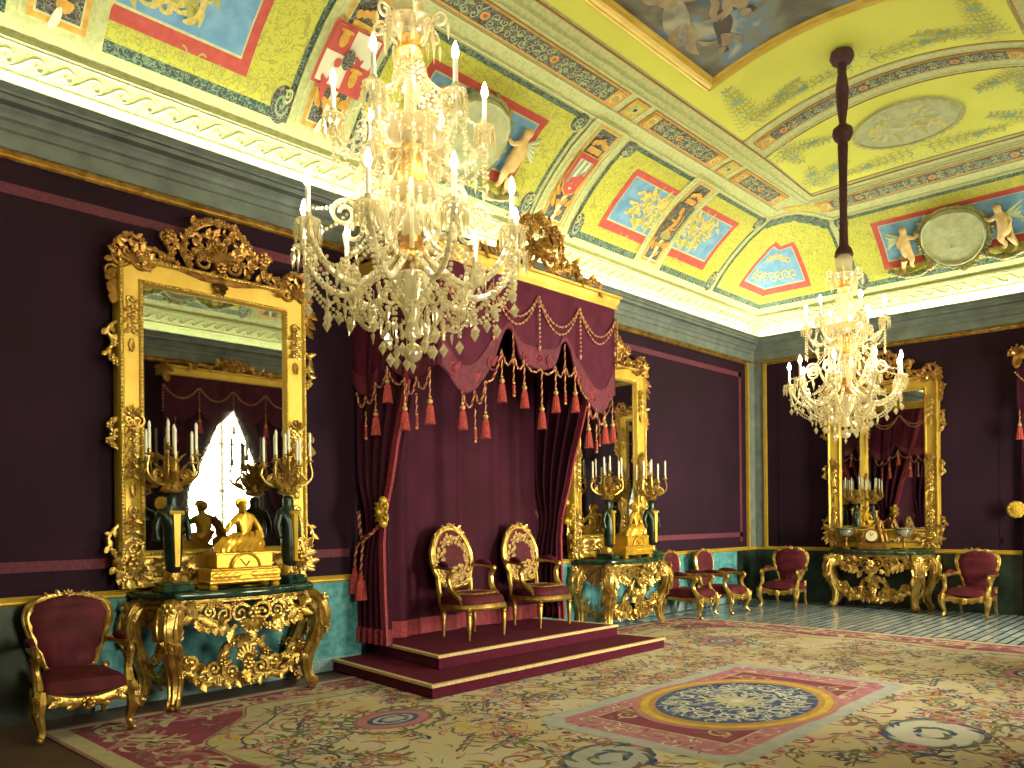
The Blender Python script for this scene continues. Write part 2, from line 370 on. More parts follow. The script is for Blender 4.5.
g = G(); g.M = Matrix.Rotation(-PI / 2, 4, 'Z'); band_rect(g, [(.46, 3.95, 3.86, 3.92), (.46, 3.95, 1.06, 1.12), (.46, .52, .98, 3.92), (3.89, 3.95, .98, 3.92)])
struct(g, 'trim_8', M['velvet'], False)
M['cove_tube'] = mat('cove_tube_light', '#fff2d0', .5, 0, emit=('#f9ffe2', COVE_E))
g = G(); g.M = XY
for x0, y0, x1, y1 in ((-15.3, -.12, -.2, -.12), (-15.3, -6.88, -.2, -6.88), (-.12, -6.8, -.12, -.2), (-15.38, -6.8, -15.38, -.2)):
    g.tube([(x0, 4.63, y0), (x1, 4.63, y1)], .016, 6)
struct(g, 'trim_10', M['cove_tube'])  # glowing tubes hidden behind the cornice ledge, lighting the cove
# ---------------- ceiling: a coved vault drawn over plan coordinates ----------------
PROF = [(0, 4.60), (.015, 4.72), (.03, 4.86), (.09, 5.01), (.2, 5.14), (.31, 5.29), (.45, 5.46), (.63, 5.64), (.9, 5.86), (1.23, 6.045), (1.40, 6.12), (1.56, 6.165), (1.75, 6.20), (2.0, 6.22), (9, 6.22)]
def prof(d):
    for (a, za), (b, zb) in zip(PROF, PROF[1:]):
        if d <= b: return za + (zb - za) * (d - a) / (b - a)
    return 6.22
def zc(x, y):
    dn = min(-y, 7 + y); de = min(-x, 15.5 + x); z = prof(max(0, min(dn, de)))
    if dn > 1.75 and de > 1.6:
        r = min(1, (de - 1.6) / 2.1); r = r * r * (3 - 2 * r); z += .38 * (1 - ((y + 3.5) / 1.75) ** 2) * r
    return z
def cp(x, y, lift=0.):
    if not lift: return (x, y, zc(x, y))
    e = .01; gx = (zc(x + e, y) - zc(x - e, y)) / (2 * e); gy = (zc(x, y + e) - zc(x, y - e)) / (2 * e); n = math.sqrt(gx * gx + gy * gy + 1)
    return (x + lift * gx / n, y + lift * gy / n, zc(x, y) - lift / n)
class Cz(G):
    cnt = 0; base = 0.
    def jit(g): g.cnt += 1; return (g.cnt % 14) * .00012 + g.base
    def quad(g, c, mi, lift, nu=10, nv=8):
        (a, b, d, e) = c; lift += g.base
        def fn(u, v):
            x = (a[0] * (1 - u) + b[0] * u) * (1 - v) + (e[0] * (1 - u) + d[0] * u) * v; y = (a[1] * (1 - u) + b[1] * u) * (1 - v) + (e[1] * (1 - u) + d[1] * u) * v
            return cp(x, y, lift)
        return g.grid(fn, nu, nv, mi)
    def disc(g, x, y, rx, ry, mi, lift, n=28, a0=0, a1=2 * PI, rings=4):
        lift += g.jit()
        def fn(u, v): a = a0 + (a1 - a0) * u; return cp(x + rx * v * math.cos(a), y + ry * v * math.sin(a), lift)
        return g.grid(fn, n, rings, mi)
    def ribbon(g, P, w, mi, lift, taper=False):
        lift += g.jit()
        n = len(P); vs = []
        for i, p in enumerate(P):
            a, b = P[max(0, i - 1)], P[min(n - 1, i + 1)]; dx, dy = b[0] - a[0], b[1] - a[1]; l = math.hypot(dx, dy) or 1
            q = w / 2 * (math.sin(PI * (i + .5) / n) if taper else 1); nx, ny = -dy / l * q, dx / l * q
            vs += [cp(p[0] + nx, p[1] + ny, lift), cp(p[0] - nx, p[1] - ny, lift)]
        return g.add(vs, [(2 * i, 2 * i + 2, 2 * i + 3, 2 * i + 1) for i in range(n - 1)], mi)
    def line(g, P, r, mi, lift=0., n=5): return g.tube([cp(x, y, lift + g.base) for x, y in P], r, n, mi)
    def spir(g, x, y, R, a0, turns, d, w, mi, lift):
        N = max(8, int(12 * turns)); return g.ribbon([(x + R * (1 - .85 * i / N) * math.cos(a0 + d * 2 * PI * turns * i / N), y + R * (1 - .85 * i / N) * math.sin(a0 + d * 2 * PI * turns * i / N)) for i in range(N + 1)], w, mi, lift)
    def blade(g, x, y, a, L, w, mi, lift):
        P = [(x + L * t * math.cos(a + .5 * t), y + L * t * math.sin(a + .5 * t)) for t in (0, .25, .5, .75, 1)]; return g.ribbon(P, w, mi, lift, True)
def lerp2(p, q, n): return [(p[0] + (q[0] - p[0]) * i / n, p[1] + (q[1] - p[1]) * i / n) for i in range(n + 1)]
c = Cz()
STU, YEL, RED, BLU, DRK, GLD, GRN, PAT, LGT, BRD, GRY, TEA, FOL, WHT, YGO = range(15)
M['stucco'] = mat('stucco_with_low_relief', '#b9b880', .75, 0, (22, .45, .6), '#a9aa72', (46, .5, .015))
M['ceil_yellow'] = arab('yellow_ground_with_foliage', '#bab440', '#98933a', 5.5, .485, .515, .7, 3.5, None, .03)
M['ceil_field'] = mat('yellow_ceiling_field', '#d0cc50', .7, 0, (1.5, .35, .7), '#c6c24a')
M['ceil_red'] = mat('red_painted_frame', '#a83c36', .7, 0, (12, .35, .65), '#b84c42')
M['ceil_blue'] = mat('blue_painted_panel', '#5a88ae', .7, 0, (7, .35, .65), '#769dbd')
M['ceil_dark'] = arab('dark_arabesque_panel', '#332c2c', '#8a8470', 9, .485, .515, .7, 4, '#3d3a36', .03)
M['ceil_gold'] = mat('ochre_border', '#b9852c', .6, .1, (20, .35, .65), '#cf9f45')
M['ceil_green'] = arab('dark_green_border', '#2c3b33', '#6d8068', 24, .48, .52, .7, 1, None, .05)
M['stucco_light'] = mat('pale_stucco', '#c2c08c', .75, 0, (30, .4, .6), '#b3b27e')
M['ceil_brown'] = mat('red_brown_line', '#8a5a2c', .7)
M['ceil_grey'] = mat('grey_green_painted_relief', '#b4b487', .75, 0, (9, .35, .65), '#9fa077', (20, .4, .02))
M['ceil_ygo'] = mat('pale_gold_paint', '#bfa850', .65, 0, (30, .4, .6), '#d2bf70'); M['ceil_teal'] = mat('blue_green_paint', '#809878', .7); M['ceil_fol'] = mat('olive_paint', '#a49e50', .7); M['ceil_white'] = mat('white_paint_ceiling', '#d8d0b4', .7)
CM = [M[k] for k in ('stucco', 'ceil_yellow', 'ceil_red', 'ceil_blue', 'ceil_dark', 'ceil_gold', 'ceil_green', 'ceil_field', 'stucco_light', 'ceil_brown', 'ceil_grey', 'ceil_teal', 'ceil_fol', 'ceil_white', 'ceil_ygo')]
# base surface
ds = [0, .015, .03, .09, .14, .2, .25, .31, .38, .45, .54, .63, .72, .81, .9, 1.0, 1.12, 1.23, 1.4, 1.56, 1.75]
def ring_pt(d, k): return [(X0 + d, Y1 - d), (X1 - d, Y1 - d), (X1 - d, Y0 + d), (X0 + d, Y0 + d)][k]
for k in range(4):
    def fn(u, v, k=k):
        d = ds[int(round(v * (len(ds) - 1)))]; a, b = ring_pt(d, k), ring_pt(d, (k + 1) % 4); x, y = a[0] + (b[0] - a[0]) * u, a[1] + (b[1] - a[1]) * u
        return (x, y, prof(d))
    c.grid(fn, 30, len(ds) - 1, STU)
c.quad([(X0 + 1.75, Y0 + 1.75), (X1 - 1.75, Y0 + 1.75), (X1 - 1.75, Y1 - 1.75), (X0 + 1.75, Y1 - 1.75)], STU, 0, 60, 20)
# cove panels; side maps (u along wall, d from wall) to plan
SIDE = {'N': lambda u, d: (u, -d), 'S': lambda u, d: (u, -7 + d), 'E': lambda u, d: (-d, u), 'W': lambda u, d: (-15.5 + d, u)}
def arabesque(pl, u, d, ru, rd, mi, lift, seed, n=9, w=.022, leafmi=None):
    rn = random.Random(seed)
    for s in (-1, 1):
        for (fu, fd, R, a, dr) in ((.45, -.45, .36, 1.6, 1), (.55, .4, .34, -1.2, -1), (.18, .02, .3, .3, 1), (.78, -.05, .2, 2.5, 1), (.25, .7, .2, 0, -1), (.2, -.75, .2, 0, 1)):
            N = 14; P = []
            for i in range(N + 1):
                t = i / N; q = R * (1 - .82 * t); an = a + dr * 8.5 * t; P.append(pl(u + s * (fu + q * math.cos(an)) * ru, d + (fd + q * math.sin(an)) * rd))
            c.ribbon(P, w, mi, lift)
        for _ in range(n):
            fu, fd = rn.uniform(.05, .9), rn.uniform(-.85, .85); x, y = pl(u + s * fu * ru, d + fd * rd); c.blade(x, y, rn.uniform(0, 6.28), .13, .045, mi if leafmi is None or rn.random() < .7 else leafmi, lift + .001)
def panel(side, u0, u1, d0=.22, d1=1.22, blue=True, med=False, seed=1):
    pl = SIDE[side]; Q = lambda a, b, x, y: [pl(a, x), pl(b, x), pl(b, y), pl(a, y)]
    c.quad(Q(u0, u1, d0, d1), GRN, .006, 10, 14); c.quad(Q(u0 + .055, u1 - .055, d0 + .055, d1 - .05), YEL, .010, 10, 14)
    for a, b in ((u0 + .035, d0 + .035), (u1 - .035, d0 + .035), (u0 + .035, d1 - .03), (u1 - .035, d1 - .03)):
        x, y = pl(a, b); su = 1 if a < (u0 + u1) / 2 else -1; sd = 1 if b < .7 else -1
        cx, cy2 = pl(a + su * .06, b + sd * .05); c.disc(cx, cy2, .105, .105, DRK, .012, 14, rings=2)
        c.spir(cx, cy2, .07, 0, 1.4, 1, .018, TEA, .015); c.spir(*pl(a + su * .02, b + sd * .11), .045, 2, 1.3, -1, .014, LGT, .016)
    if blue:
        du = .47; a, b, x, y = u0 + du, u1 - du, .365, 1.01
        c.quad(Q(a, b, x, y), RED, .014, 10, 12); c.quad(Q(a + .085, b - .085, x + .075, y - .075), LGT, .016, 10, 12); c.quad(Q(a + .10, b - .10, x + .09, y - .09), BLU, .018, 10, 12)
        if not med:
            for q in (.285, .715): arabesque(pl, a + (b - a) * q, (x + y) / 2, .42, (y - x) / 2 - .11, YGO, .022, seed, 30, .022, FOL)
    for s in range(int((u1 - u0) / .16)):        # painted foliage running round the yellow ground
        uu = u0 + .14 + s * .16
        for dd in (d0 + .12, d1 - .12): c.spir(*pl(uu, dd), .05, s, 1.2, 1 if s % 2 else -1, .011, FOL, .013)
for sd in ('N', 'S'):
    panel(sd, -13.55, -9.66, seed=3); panel(sd, -9.0, -6.36, med=True, seed=4); panel(sd, -5.58, -1.95, seed=5)
panel('E', -5.05, -1.95, med=True, seed=8); panel('W', -5.05, -1.95, seed=9)
# corner panels with cut tops
def corner(fx, fy):
    for sw in (0, 1):
        pl = (lambda u, d: (fx(u), fy(d))) if not sw else (lambda u, d: (fx(d), fy(u)))
        def q(m, mi, lift): # m: inset
            b0, lft, top = .22 + m, 1.86 - m * .9, 1.18 - m
            a = pl(lft, b0); b = pl(b0, b0); e = (lft + top) / 2; dd = pl(e - .02, e - .02); f = pl(lft, top); c.quad([a, b, dd, f], mi, lift, 12, 12)
        q(0, GRN, .006); q(.05, YEL, .010); 
        def r(m, mi, lift): c.quad([pl(1.24 - m, .36 + m), pl(.36 + m, .36 + m), pl(1.0 - m * .8, 1.0 - m * .8), pl(1.24 - m, 1.03 - m)], mi, lift, 10, 10)
        r(0, RED, .014); r(.07, LGT, .016); r(.085, BLU, .018)
        for s in range(5): c.disc(*pl(1.8 - .13 * s * .75, 1.2 + .13 * s * .62), .085, .085, GRN, .012, 12, rings=2)
        for s in range(4): c.spir(*pl(1.02 - .12 * s, .56 + .0 * s), .075, s, 1.3, 1, .02, YGO, .022); c.spir(*pl(1.02 - .05 * s, .78 + .02 * s), .06, s + 2, 1.3, -1, .018, YGO, .022)
        c.spir(*pl(1.77, .32), .06, 0, 1.4, 1, .016, TEA, .014)
corner(lambda u: -u, lambda d: -d); corner(lambda u: -u, lambda d: -7 + d)
# ribs with coats of arms
def rib(side, u, kind):
    pl = SIDE[side]; Q = lambda a, b, x, y: [pl(u + a, x), pl(u + b, x), pl(u + b, y), pl(u + a, y)]
    c.base = .014; c.quad(Q(-.33, .33, .20, 1.27), STU, .0085, 6, 14); c.quad(Q(-.20, .20, .25, 1.24), GLD, .012, 4, 14); c.quad(Q(-.165, .165, .275, 1.21), LGT, .014, 4, 14); c.quad(Q(-.15, .15, .285, 1.2), DRK, .016, 4, 14)
    for s in (-1, 1): c.line([pl(u + s * .25, d) for d in ds if .21 < d < 1.25], .012, LGT, .01)
    # crown above, trophies below
    c.quad(Q(-.11, .11, .93, 1.0), GLD, .022, 4, 4)
    for k in range(-2, 3): c.disc(*pl(u + k * .05, 1.05 + .02 * (2 - abs(k))), .032, .04, GLD, .03, 8, rings=2)
    for k in range(9): c.blade(*pl(u + .1 * math.sin(k * 2.1), .34 + .018 * k), 1.57 + k, .12, .06, GLD if k % 3 else WHT, .024)
    shape = lambda m: [(-.17 + m, .9 - m), (.17 - m, .9 - m), (.17 - m, .62), (.1 - m * .6, .53 + m), (0, .49 + m), (-.1 + m * .6, .53 + m), (-.17 + m, .62)]
    def shield(m, mi, lift): P = [cp(*pl(u + a, d), lift + .014) for a, d in shape(m)]; c.add(P, [tuple(range(7))], mi)
    if kind == 'stripes': shield(-.012, GLD, .03); shield(.005, RED, .033); shield(.055, WHT, .036)
    if kind == 'quarter':
        w = .26; c.quad(Q(-w, w, .5, .95), RED, .03, 6, 8); c.quad(Q(-w + .03, w - .03, .52, .93), WHT, .033, 6, 8)
        for a0, a1, b0, b1 in ((-w + .03, -.03, .73, .93), (.03, w - .03, .52, .71)): c.quad(Q(a0, a1, b0, b1), RED, .036, 4, 4)
        for uu, dd in ((-.12, .83), (.12, .61)): c.disc(*pl(u + uu, dd), .045, .06, GLD, .04, 8, rings=2); c.disc(*pl(u + uu, dd + .06), .07, .02, GLD, .042, 8, rings=2)
        for uu, dd in ((.12, .82), (-.12, .62)):
            c.blade(*pl(u + uu - .06, dd - .06), .6, .17, .06, RED, .037); c.disc(*pl(u + uu + .04, dd + .05), .035, .035, RED, .037, 8, rings=2); c.blade(*pl(u + uu + .02, dd - .06), 2.0, .13, .035, RED, .037)
        c.disc(*pl(u, .72), .055, .075, DRK, .045, 12, rings=2)
    elif kind == 'stripes':
        for k in range(3): c.quad([pl(u - .125 + .085 * k, .60), pl(u - .085 + .085 * k, .60), pl(u - .045 + .085 * k, .84), pl(u - .085 + .085 * k, .84)], TEA, .040, 2, 6)
    else:
        c.quad(Q(-.19, .19, .48, .92), DRK, .03, 6, 8)
        c.ribbon([pl(u + a, d) for a, d in ((-.1, .52), (-.02, .6), (.03, .68), (.02, .76), (-.04, .82))], .075, GLD, .036, True); c.disc(*pl(u - .04, .83), .04, .045, GLD, .038, 10, rings=2)
        for a, d, an in ((.02, .72, 2.6), (.03, .78, 3.4), (-.02, .6, 1.0), (.0, .58, .2)): c.blade(*pl(u + a, d), an, .13, .035, GLD, .037)
        c.ribbon([pl(u + a, d) for a, d in ((.02, .6), (.11, .62), (.12, .72), (.08, .8))], .02, GLD, .036); c.disc(*pl(u + .0, .53), .12, .04, TEA, .034, 12, rings=2)
    c.base = 0.
for sd in ('N', 'S'):
    rib(sd, -11.6, 'lion'); rib(sd, -9.33, 'quarter'); rib(sd, -5.97, 'stripes'); rib(sd, -3.78, 'lion')
# strips between cove and vault
def strip(pl, u0, u1, seed=0):
    Q = lambda a, b, x, y: [pl(a, x), pl(b, x), pl(b, y), pl(a, y)]; n = max(6, int((u1 - u0) * 8))
    c.quad(Q(u0, u1, 1.42, 1.70), BRD, .006, n, 3); c.quad(Q(u0 + .012, u1 - .012, 1.432, 1.688), GLD, .009, n, 3); c.quad(Q(u0 + .035, u1 - .035, 1.455, 1.665), DRK, .013, n, 3)
    k = 0; uu = u0 + .27
    while uu < u1 - .25:
        if k % 9 == 4: c.disc(*pl(uu, 1.56), .05, .05, GLD, .018, 12, rings=2); c.disc(*pl(uu, 1.56), .025, .025, RED, .021, 10, rings=1)
        else:
            for q in (1.515, 1.605): c.spir(*pl(uu, q), .045, k * 1.3 + q * 9, 1.2, 1 if k % 2 else -1, .009, GRY if k % 3 else LGT, .017); c.blade(*pl(uu + .05, q), k * 2 + q * 7, .08, .026, TEA if k % 2 else FOL, .018)
        uu += .11; k += 1
    for a in (u0 + .04, u1 - .2): c.quad(Q(a, a + .16, 1.46, 1.66), GLD, .016, 2, 2); c.disc(*pl(a + .08, 1.56), .07, .07, YGO, .02, 10, rings=2); c.spir(*pl(a + .08, 1.56), .05, 0, 1.5, 1, .012, BRD, .024)
def stud(pl, u):
    Q = lambda h, mi, l: c.quad([pl(u - h, 1.56 - h), pl(u + h, 1.56 - h), pl(u + h, 1.56 + h), pl(u - h, 1.56 + h)], mi, l, 3, 3)
    Q(.14, BRD, .006); Q(.125, GLD, .01); Q(.095, YEL, .014); c.disc(*pl(u, 1.56), .06, .06, GRY, .02, 12, rings=2); c.disc(*pl(u, 1.56), .03, .03, DRK, .024, 8, rings=1)
for sd in ('N', 'S'):
    pl = SIDE[sd]
    for a, b in ((-13.6, -11.85), (-11.36, -9.58), (-9.09, -6.22), (-5.73, -4.02), (-3.54, -2.2)): strip(pl, a, b)
    for u in (-11.6, -9.33, -5.97, -3.78): stud(pl, u)
strip(SIDE['E'], -5.15, -1.85); strip(SIDE['W'], -5.15, -1.85)
for x in (-3.78, -11.72): strip(lambda u, d, x=x: (x - 1.56 + d, u), -5.02, -1.98)
for sgn in (1, -1):        # gilt triangles where the strips meet
    yy = lambda y: y if sgn > 0 else -7 - y
    for m, mi, l in ((0, GLD, .008), (.035, YEL, .012)): c.quad([(-2.02 + m * 2.2, yy(-1.46 - m)), (-1.72, yy(-1.50 - m)), (-1.50 - m, yy(-1.72)), (-1.46 - m, yy(-2.02 + m * 2.2))], mi, l, 8, 6)
# mouldings
for d, r, mi in ((1.25, .014, LGT), (1.395, .016, LGT), (1.725, .016, LGT), (1.80, .012, STU), (1.915, .012, BRD)):
    e = 1.96 if d < 1.42 else d
    for P in (((-13.5, -d), (-e, -d)), ((-13.5, -7 + d), (-e, -7 + d)), ((-d, -7 + e), (-d, -e)), ((-15.5 + d, -7 + e), (-15.5 + d, -e))): c.line(lerp2(*P, 40), r, mi, .002)
for y in (lambda y: y, lambda y: -7 - y): c.line(lerp2((-1.95, y(-1.25)), (-1.25, y(-1.95)), 12), .014, LGT, .004)
for x in (-3.5, -4.06, -1.96, -11.44, -12.0):
    c.line(lerp2((x, -1.93), (x, -5.07), 24), .014, LGT, .002); c.line(lerp2((x + (.04 if x in (-3.5, -11.44) else -.04), -1.93), (x + (.04 if x in (-3.5, -11.44) else -.04), -5.07), 24), .008, BRD, .004)
# yellow fields of the vault
c.quad([(-11.40, -5.05), (-4.10, -5.05), (-4.10, -1.95), (-11.40, -1.95)], PAT, .006, 40, 24)
c.quad([(-3.46, -5.05), (-2.0, -5.05), (-2.0, -1.95), (-3.46, -1.95)], PAT, .006, 14, 24); c.quad([(-13.5, -5.05), (-12.04, -5.05), (-12.04, -1.95), (-13.5, -1.95)], PAT, .006, 14, 24)
c.disc(-2.80, -3.5, .43, .67, LGT, .010, 40); c.disc(-2.80, -3.5, .35, .58, GRY, .016, 40)
P = [(-2.80 + .39 * math.cos(a), -3.5 + .625 * math.sin(a)) for a in [2 * PI * i / 60 for i in range(61)]]; c.line(P, .02, GRY, .012); 
for i in range(0, 60, 2): c.blade(P[i][0], P[i][1], i * .105 + 1.2, .09, .04, FOL, .03)
rn = random.Random(5)
for k in range(30): c.blade(-2.80 + rn.uniform(-.18, .14), -3.5 + rn.uniform(-.38, .38), rn.uniform(0, 6), .17, .05, (LGT, FOL, STU, YGO)[k % 4], .022)
def spray(x, y, a, L, seed, dens=10):     # painted candelabra foliage
    rn = random.Random(seed); ca, sa = math.cos(a), math.sin(a)
    for i in range(dens):
        t = i / dens; px, py = x + ca * L * t, y + sa * L * t
        for s in (-1, 1):
            w = .16 * (1 - .6 * t); c.spir(px - sa * s * w * .7, py + ca * s * w * .7, w * .55, a + s * 1.6, 1.1, s, .012, FOL if i % 3 else GRY, .009)
            c.blade(px, py, a + s * rn.uniform(.4, 1.3), .10, .024, TEA if (i + (s > 0)) % 3 == 0 else FOL, .010)
    c.ribbon([(x, y), (x + ca * L, y + sa * L)], .016, FOL, .009); c.disc(x + ca * L * .6, y + sa * L * .6, .045, .07, TEA, .012, 10, rings=2)
for sx, sy in ((1, 1), (1, -1), (-1, 1), (-1, -1)):
    cx0, cy0 = -7.75, -3.5
    spray(cx0 + sx * 3.42, cy0 + sy * 1.3, math.atan2(-sy * .75, -sx * .25), .75, 3); spray(cx0 + sx * 3.42, cy0 + sy * 1.3, math.atan2(-sy * .1, -sx), .9, 4)
    spray(-2.80 + sx * .52, cy0 + sy * 1.38, math.atan2(-sy * 1, -sx * .5), .6, 6); spray(-2.80 + sx * .6, cy0 + sy * 1.42, math.atan2(-sy * .25, -sx), .55, 7, 6)
for sy in (1, -1):
    for x in (-4.35, -2.22): spray(x, -3.5 + sy * .1, math.atan2(sy, .0), .95, int(x * 7), 9)
# running-wave frieze above the ledge
def wave(side, u0, u1):
    pl = SIDE[side]; u = u0
    def fp(u, z, lift):
        d = .085 if z > 4.995 else .035; x, y = pl(u, d + lift + (z - 4.86) * .35); return (x, y, z)
    while u < u1:
        P = []
        for i in range(15):
            t = i / 14; P.append((u + .20 * t, 4.885 + .085 * (1 - math.cos(PI * t)) * .6))
        for i in range(1, 12): a = PI / 2 - i * .5; q = .05 * (1 - i / 15); P.append((u + .2 + q * math.cos(a), 4.935 + q * math.sin(a)))
        c.tube([fp(a, b, .004) for a, b in P], .012, 4, LGT); u += .205
    for z in (4.84, 5.02, 5.045): c.tube([fp(u0, z, .0), fp(u1, z, 0)], .012, 5, LGT)
wave('N', -13.5, -.1); wave('E', -6.9, -.1); wave('S', -12, -.1)
ceil = tag(c.build('ceiling', CM, None, True, angle=35), kind='structure')
g = G(); g.box(X0 - .2, X1 + .2, Y0 - .3, Y1 + .2, 6.75, 6.9);
for a in ((X0 - .2, X1 + .2, 0, .2), (X0 - .2, X1 + .2, Y0 - .3, Y0)): g.box(a[0], a[1], a[2], a[3], 4.7, 6.8)
for a in ((0, .2), (X0 - .2, X0)): g.box(a[0], a[1], Y0, 0, 4.7, 6.8)
g.build('roof_shell', M['stucco'], ceil, False)
# ---------------- figures: one skinned surface per body ----------------
def skin(name, J, E, m, parent, levels=1, smooth_=True):
    """J = {key: (x, y, z, r)}; E = [(a, b)]; grown with a Skin modifier from the first joint"""
    ks = list(J); me = bpy.data.meshes.new(name); me.from_pydata([J[k][:3] for k in ks], [(ks.index(a), ks.index(b)) for a, b in E], [])
    o = bpy.data.objects.new(name, me); S.collection.objects.link(o); o.parent = parent
    md = o.modifiers.new('skin', 'SKIN')
    for i, k in enumerate(ks):
        sv = me.skin_vertices[0].data[i]; sv.radius = (J[k][3], J[k][3]); sv.use_root = (i == 0)
    md.use_smooth_shade = True
    s = o.modifiers.new('sub', 'SUBSURF'); s.levels = levels; s.render_levels = levels
    me.materials.append(m); return o
# bake a skin figure to a plain mesh so that copies share it
def baked(o):
    dg = bpy.context.evaluated_depsgraph_get(); dg.update(); me = bpy.data.meshes.new_from_object(o.evaluated_get(dg)); o.modifiers.clear(); o.data = me
    me.polygons.foreach_set('use_smooth', [True] * len(me.polygons)); return o
# ---------------- ceiling painting, stucco medallions with putti ----------------
def painting_mat():
    m = mat('painted_clouds', '#4a4338', .55); nt = m.node_tree; b = nt.nodes['Principled BSDF']; tc = nt.nodes.new('ShaderNodeTexCoord')
    n = nt.nodes.new('ShaderNodeTexNoise'); n.inputs['Scale'].default_value = 1.3; n.inputs['Detail'].default_value = 6; n.inputs['Distortion'].default_value = 1.2; nt.links.new(tc.outputs['Object'], n.inputs['Vector'])
    r = nt.nodes.new('ShaderNodeValToRGB'); e = r.color_ramp.elements; e[0].position = .3; e[0].color = lin('#2c2a2c'); e[1].position = .72; e[1].color = lin('#a89a78')
    for p, h in ((.4, '#4a423a'), (.48, '#5d5546'), (.56, '#6d6a5e'), (.64, '#5a7086')): k = e.new(p); k.color = lin(h)
    nt.links.new(n.outputs['Fac'], r.inputs['Fac']); nt.links.new(r.outputs['Color'], b.inputs['Base Color']); return m
pt = thing('ceiling_painting', 'large dark painting of draped figures among clouds set in the middle of the ceiling', 'painting', (-7.74, -3.5, 6.4))
FLE = mat('painted_flesh', '#a08a68', .6, 0, (5, .3, .7), '#6e5a48'); CLB = mat('painted_blue_cloth', '#2c3e50', .6, 0, (5, .3, .7), '#4d6478'); CLW = mat('painted_pale_cloth', '#a8a088', .6, 0, (5, .3, .7), '#6f6a5c'); CLR = mat('painted_dull_brown_cloth', '#4a3630', .6, 0, (5, .3, .7), '#2c2a2c')
px0, px1, py0, py1 = -10.02, -5.50, -4.72, -2.28
p = Cz(); p.quad([(px0, py0), (px1, py0), (px1, py1), (px0, py1)], 0, .02, 40, 20)
rn = random.Random(21)
def fig(x, y, a, s, cloth):      # a generic draped figure, painted flat
    ca, sa = math.cos(a), math.sin(a); at = lambda u, v: (x + s * (u * ca - v * sa), y + s * (u * sa + v * ca))
    _r = p.ribbon; sm = lambda P: [(v[0], v[1]) for v in smooth([(a_, b_, 0) for a_, b_ in P], 5)]
    class _P: ribbon = staticmethod(lambda P, *k: _r(sm(P), *k))
    q_ = _P
    q_.ribbon([at(*q) for q in ((-.1, .0), (.1, .04), (.3, .03), (.45, .0), (.55, -.02))], .24 * s, cloth, .024, True)
    q_.ribbon([at(*q) for q in ((.35, 0), (.5, .08), (.68, .05), (.86, .1))], .12 * s, 1, .026, True); q_.ribbon([at(*q) for q in ((.35, -.04), (.52, -.1), (.7, -.08), (.85, -.16))], .11 * s, 1, .026, True)
    q_.ribbon([at(*q) for q in ((.1, .02), (-.02, .1), (-.16, .05))], .17 * s, 1, .027, True); q_.ribbon([at(*q) for q in ((.0, .1), (-.06, .24), (-.2, .3))], .07 * s, 1, .028, True); q_.ribbon([at(*q) for q in ((0, -.02), (.0, -.17), (.12, -.28))], .07 * s, 1, .028, True)
    p.disc(*at(-.2, .03), .055 * s, .055 * s, 1, .03, 12, rings=2); q_.ribbon([at(*q) for q in ((-.26, .06), (-.24, .1), (-.17, .1))], .05 * s, 5, .031, True)
for x, y, a, s, cl in ((-6.35, -2.95, 2.9, 1.0, 2), (-6.9, -2.7, .5, 1.1, 3), (-7.6, -3.3, .2, 1.2, 2), (-8.5, -2.9, -.4, 1.1, 3), (-8.2, -4.0, 2.2, 1.2, 4), (-6.6, -3.9, 1.4, 1.1, 4), (-9.2, -3.7, .9, 1.1, 2), (-6.0, -2.65, -2.6, .8, 4), (-7.3, -4.3, .1, 1.0, 3)): fig(x, y, a, s, cl)
cv = p.build('canvas', [painting_mat(), FLE, CLB, CLW, CLR, mat('painted_brown_hair', '#3a2a20', .7)], pt); cv.location = (7.74, 3.5, -6.4)
p = Cz(); cs = [(px0, py0), (px1, py0), (px1, py1), (px0, py1)]
for off, r, l in ((.06, .045, .01), (.0, .03, .02), (.11, .03, .005), (.03, .03, .03)):
    q = [(px0 - off, py0 - off), (px1 + off, py0 - off), (px1 + off, py1 + off), (px0 - off, py1 + off)]
    for k in range(4): p.line(lerp2(q[k], q[(k + 1) % 4], 30), r, 0, l, 6)
fr = p.build('frame', M['gold_flat'], pt); fr.location = (7.74, 3.5, -6.4)
M['putto'] = mat('stucco_flesh', '#c9a265', .7, 0, (9, .35, .65), '#d8b878'); M['wing'] = mat('stucco_wing', '#b9bf92', .7)
